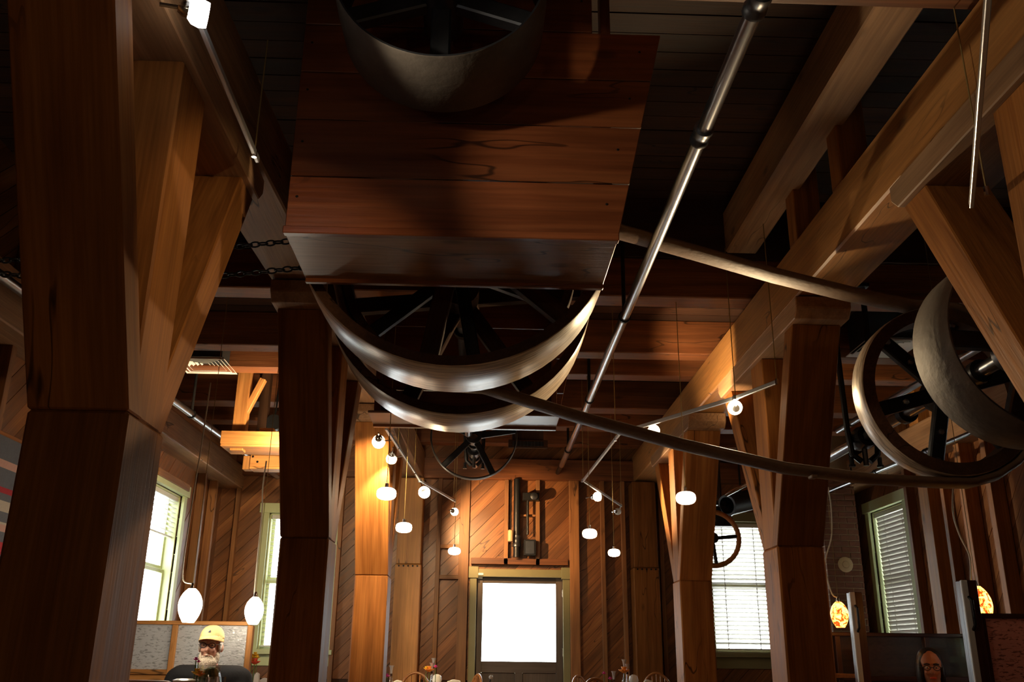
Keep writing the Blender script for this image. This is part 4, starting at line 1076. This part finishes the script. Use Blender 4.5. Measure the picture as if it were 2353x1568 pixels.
        multi('badge', [([L(-.012, -.018, .088), L(.010, -.018, .088), L(.008, -.015, .096), L(.005, -.010, .108), L(-.004, -.016, .096)], [(0, 1, 2, 3, 4)])], 'navy', cap, smooth=False)
    else:
        hr = [ellip_vf(L(0, .105, .06), (.09, .1, .085), rot=Rz), ellip_vf(L(-.07, .1, -.04), (.035, .08, .12), rot=Rz), ellip_vf(L(.075, .12, -.03), (.025, .07, .1), rot=Rz), ellip_vf(L(0, .16, -.06), (.085, .06, .15), rot=Rz)]
        blob('hair', hr, 'black_hair', t, .009, 3)
    return t
eye = P(479, 1483, y=7.15)
person('bearded man in a tan cap and black shirt seated in the left booth', eye, .03, True, 'skin')
eye2 = P(2141, 1535, y=7.0)
person('dark-haired woman in spectacles seated low in the right booth', eye2, -.35, False, 'skin_warm')
q = P(393, 1568, y=5.72)
t = thing('person', 'bare shoulder of a second diner just left of the bearded man', 'person', (q.x, q.y, 0))
cc = V((q.x - .05, q.y, q.z - .045))
blob('body', [capsule(cc + V((-.5, .02, -.02)), cc + V((.02, 0, -.02)), .08, .075), capsule(cc + V((.02, 0, -.03)), cc + V((.07, .1, -.3)), .065, .05), capsule(cc + V((-.34, .02, -.12)), cc + V((-.34, .02, -.55)), .15, .16), capsule(cc + V((-.34, .02, 0)), cc + V((-.34, .02, .1)), .055, .055), ellip_vf(cc + V((-.34, 0, .21)), (.075, .095, .115))], 'skin', t, .011, 4)
blob('shirt', [capsule(cc + V((-.34, .02, -.14)), cc + V((-.34, .02, -.55)), .165, .175)], 'linen', t, .012, 4)
blob('hair', [ellip_vf(cc + V((-.34, -.01, .245)), (.085, .105, .1)), ellip_vf(cc + V((-.34, -.05, .17)), (.08, .06, .11))], 'black_hair', t, .012, 3)

# ------------------------------------------------------------------ tables, chairs, table things
def table(label, x, y, w=.8, d=.8, h=.76, cloth=False):
    t = thing('dining_table', label, 'table', (x, y, 0))
    box('table_top', (x - w / 2, y - d / 2, h - .03), (x + w / 2, y + d / 2, h), 'linen' if cloth else 'chair_wood', t)
    lathe('pedestal', [(.05, .04), (.045, h - .03)], (x, y, 0), 'cast_iron', t, (0, 0, 1), 14)
    for k in range(4):
        a = math.pi / 4 + math.pi / 2 * k; timber('foot', (x, y, .03), (x + .32 * math.cos(a), y + .32 * math.sin(a), .025), (0, 0, 1), .04, .06, 'cast_iron', t)
def chair(px, py, y, rz, label):
    q = P(px, py, y=y); ht = q.z; x = q.x
    t = thing('windsor_chair', label, 'chair', (x, y, 0), 'bow-back chairs around the far tables')
    Rz = Matrix.Rotation(rz, 3, 'Z')
    def L(a, b, c): return V((x, y, 0)) + Rz @ V((a, b, c))
    hw = .2; hb = ht - .45
    bow = []
    for k in range(17):
        a = math.pi * k / 16; bow.append(L(-hw * math.cos(a) * (1 if 0 < k < 16 else .9), .0 + .06 * math.sin(a), .45 + hb * math.sin(a) ** .55))
    tube('bow', bow, .015, 'chair_wood', t, 8, smooth=True)
    for k in range(-3, 4):
        xx = k * .05; top = .45 + hb * (1 - (xx / hw) ** 2) ** .3 - .01; tube('spindle', [L(xx * .8, .0, .45), L(xx, .055, top)], .008, 'chair_wood', t, 6)
    vs = []
    for z in (.42, .455):
        for k in range(16):
            a = 2 * math.pi * k / 16; vs.append(L(.21 * math.cos(a), -.18 + .21 * math.sin(a), z))
    mk('seat', vs, [tuple(range(16))[::-1], tuple(range(16, 32))] + [(i, (i + 1) % 16, 16 + (i + 1) % 16, 16 + i) for i in range(16)], 'chair_wood', t, bev=.006)
    for sx in (-1, 1):
        for sy in (-.04, -.32): tube('leg', [L(sx * .13, sy, .42), L(sx * .18, sy + (.05 if sy > -.1 else -.05), 0)], [.018, .014], 'chair_wood', t, 8)
    return t
table('left far dining table left of the door', -.5, 10.3); table('right far dining table right of the door', 1.55, 10.3); table('booth table before the bearded man', -2.0, 6.44, .95, .76); table('booth table by the left back window', -1.62, 8.2, .4, .5, .76, True)
table('dark booth table before the woman', 3.5, 6.1, .9, .6, .66)
chair(955, 1547, 11.3, 0, 'bow-back chair left of the oil bottle at the left table')
chair(1088, 1551, 11.3, -1.2, 'bow-back chair with a white highlight just left of the door bottom')
chair(1338, 1555, 11.2, .9, 'bow-back chair leaning at the left end of the right table')
chair(1375, 1561, 9.2, .5, 'nearer bow-back chair under the pink flower at the right table')
chair(1510, 1548, 11.3, 0, 'bright orange bow-back chair behind the napkin at the right table')
def flower(p, r, mat, label, zt, n=9):
    p = V(p); t = thing('cut_flower', label, 'flower', (p.x, p.y, zt))
    for ringi, (rr, m, h) in enumerate(((1.0, n, 0), (.6, n - 2, .3))):
        for k in range(m):
            a = 2 * math.pi * k / m + ringi * .4
            R_ = Matrix.Rotation(a, 3, 'Z') @ Matrix.Rotation(-.5 - .4 * ringi, 3, 'Y')
            v, f = ellip_vf((0, 0, 0), (r * .45, r * .28, r * .1), 8, 5)
            mk('petal', [p + R_ @ (q + V((r * .5 * rr, 0, r * .1))) + V((0, 0, h * r)) for q in v], f, mat, t, smooth=True)
    multi('center', [ellip_vf(p + V((0, 0, r * .25)), (r * .3, r * .3, r * .2), 8, 6)], 'petal_orange', t)
    tube('flower_stem', [p, V((p.x, p.y, zt))], .003, 'leaf', t, 5)
def bottle(px_top, py_top, y, label, body='tumbler', liquid=None, spout=True, r=.036, zt=.76):
    q = P(px_top, py_top, y=y); t = thing('cruet_bottle', label, 'bottle', (q.x, y, zt)); h = q.z - zt
    o = (q.x, y, zt); bh = h - .1 if spout else h
    lathe('glass', [(r * .9, 0), (r, .01), (r, bh * .6), (r * .4, bh * .78), (r * .35, bh)], o, body, t, (0, 0, 1), 16)
    if liquid: lathe('liquid', [(r * .82, .006), (r * .86, bh * .55)], o, liquid, t, (0, 0, 1), 14)
    if spout:
        lathe('cork', [(r * .36, bh - .005), (r * .3, bh + .02)], o, 'rim_side', t, (0, 0, 1), 10)
        lathe('pour_spout', [(.009, bh + .01), (.012, bh + .045), (.018, bh + .08), (.028, bh + .1)], o, 'satin_aluminium', t, (0, 0, 1), 12)
def napkin(px, py, y, label, w=.13, zt=.76):
    q = P(px, py, y=y); h = q.z - zt
    o = prism('folded_napkin', [(q.x - w / 2, zt), (q.x + w / 2, zt), (q.x + w * .3, zt + h * .95), (q.x - w * .1, zt + h), (q.x - w * .4, zt + h * .9)], 'y', y - .02, y + .02, 'linen', None, (0, 0, 1), .006)
    tag(o, label, 'napkin')
def vase(px, py, y, label, zt=.76, r=.03, h=.15):
    q = P(px, py, y=y); o = lathe('bud_vase', [(r * .8, 0), (r, .02), (r, h * .6), (r * .5, h * .8), (r * .6, h), (r * .5, h), (r * .4, h * .8), (r * .9, h * .55), (r * .85, .01)], (q.x, y, zt), 'tumbler', None, (0, 0, 1), 16)
    tag(o, label, 'vase')
YT = 10.25
bottle(900, 1530, YT, 'steel-spouted cruet at the left end of the left far table')
bottle(997, 1513, YT, 'tall steel-spouted cruet rising behind the yellow oil', r=.032)
bottle(993, 1524, YT - .1, 'yellow olive oil bottle on the left far table', liquid='oil', r=.032)
bottle(1410, 1543, YT, 'short cruet with steel spout on the right far table', r=.032)
bottle(1434, 1516, YT, 'tall steel-spouted cruet over the orange flower', r=.032)
bottle(1441, 1526, YT - .12, 'second cruet beside the tall one on the right far table', liquid='oil', r=.032)
vase(987, 1555, YT - .05, 'bud vase with the orange flower on the left far table'); vase(1438, 1555, YT - .2, 'bud vase with the orange flower on the right far table'); vase(888, 1560, YT - .1, 'bud vase with the pink flower at the left table end'); vase(1392, 1560, YT - .15, 'bud vase with pink flowers on the right far table')
for px, py, r, m, l in ((986, 1546, .045, 'petal_orange', 'orange flower beside the yellow oil bottle'), (1001, 1536, .022, 'petal_pink', 'small pink flower right of the yellow oil'), (979, 1540, .025, 'petal_yellow', 'small yellow flower left of the yellow oil'),
                        (889, 1558, .028, 'petal_pink', 'pink flower at the left end of the left far table'), (1434, 1549, .05, 'petal_orange', 'orange flower below the tall cruet at right'), (1388, 1551, .022, 'petal_pink', 'magenta flower on a long stem at the right table'), (1402, 1563, .022, 'petal_pink', 'lower magenta flower at the right table')):
    flower(P(px, py, y=YT - .15), r * 1.5, m, l, .80)
napkin(915, 1563, YT - .2, 'white folded napkin beside the left cruet'); napkin(1045, 1562, YT - .2, 'wide white folded napkin nearest the door', .2); napkin(1490, 1562, YT - .2, 'cream folded napkin before the orange chair', .13)
def saltbowl(px, py, label):
    q = P(px, py, y=YT - .1); o = lathe('sugar_bowl', [(.02, -.06), (.045, -.05), (.052, -.02), (.04, .02), (.015, .035)], q, 'porcelain', None, (0, 0, 1), 16)
    tag(o, label, 'bowl')
    box('stand', (q.x - .03, q.y - .03, .762), (q.x + .03, q.y + .03, q.z - .06), 'porcelain', o)
saltbowl(1004, 1558, 'round white jar right of the yellow oil bottle'); saltbowl(1456, 1559, 'round white jar right of the right table cruets')
q = P(1128, 1557, y=9.6)
t = thing('knob_stand', 'small white knob on a dark stem before the door', 'stand', (q.x, q.y, .76))  # plain pale knob on a stem, gives no light
multi('knob', [ellip_vf(q, (.022, .022, .02), 12, 8)], 'porcelain', t); tube('stem', [q, V((q.x - .06, q.y, .76))], .006, 'cast_iron', t, 6)
table('small far side table before the door', q.x - .05, 9.6, .3, .3)
# booth table things
YB = 6.35
q = P(468, 1543, y=YB + .1)
t = thing('glass_jar', 'wide glass jar filled with moss before the bearded man', 'jar', (q.x, YB + .1, .76))
zt = P(480, 1529, y=YB + .1).z
lathe('jar', [(.075, .76), (.09, .80), (.095, zt - .1), (.075, zt - .03), (.082, zt), (.075, zt), (.068, zt - .03), (.088, zt - .1), (.082, .8), (.07, .77)], (q.x + .03, YB + .1, 0), 'tumbler', t, (0, 0, 1), 20)
blob('moss', [ellip_vf((q.x + .03 + random.uniform(-.03, .03), YB + .1 + random.uniform(-.03, .03), z), (.055, .055, .04)) for z in (.82, .87, .93, .97, zt - .05)], 'moss', t, .01, 1)
for px, py, r, m, l in ((452, 1553, .035, 'petal_yellow', 'yellow marigold in front of the moss jar'), (459, 1556, .03, 'petal_orange', 'orange marigold in front of the moss jar'), (450, 1519, .018, 'petal_pink', 'upper magenta flower below the man\'s beard'), (456, 1524, .015, 'petal_pink', 'lower magenta flower below the man\'s beard')):
    flower(P(px, py, y=YB), r * 1.35, m, l, .77)
def tumbler(px, py, y, label, r=.035):
    q = P(px, py, y=y); h = q.z - .762
    o = lathe('water_glass', [(r * .7, 0), (r * .8, h * .5), (r, h), (r * .95, h), (r * .75, h * .5), (r * .65, .012)], (q.x, y, .762), 'tumbler', None, (0, 0, 1), 18)
    tag(o, label, 'glass'); lathe('water', [(r * .62, .014), (r * .9, h * .8)], (q.x, y, .762), 'tumbler', o, (0, 0, 1), 16)
tumbler(486, 1556, YB - .1, 'left water glass by the moss jar'); tumbler(507, 1556, YB - .15, 'right water glass by the moss jar')
q = P(425, 1560, y=YB)
o = lathe('cream_bowl', [(.04, .762), (.06, q.z - .05), (.075, q.z - .01), (.05, q.z)], (q.x, YB, 0), 'porcelain', None, (0, 0, 1), 18); tag(o, 'pale round bowl left of the moss jar', 'bowl')
YW = 8.2
vase(583, 1540, YW, 'white bottle vase with bright flowers by the left window', r=.04, h=.28)
for px, py, r, m, l in ((586, 1509, .022, 'petal_yellow', 'top yellow flower in the window-side vase'), (579, 1515, .025, 'petal_yellow', 'left yellow flower in the window-side vase'), (591, 1515, .02, 'petal_yellow', 'right yellow flower in the window-side vase'), (575, 1524, .03, 'petal_orange', 'orange flower in the window-side vase'), (585, 1529, .035, 'petal_red', 'red dahlia in the window-side vase')):
    flower(P(px, py, y=YW), r * 1.7, m, l, .9)
for px, l in ((572, 'white folded menu card left of the window-side vase'), (592, 'white folded menu card right of the window-side vase')):
    napkin(px, 1545, YW - .05, l, .06)
napkin(610, 1558, YW + .1, 'pale napkin at the right end of the window-side table', .13)
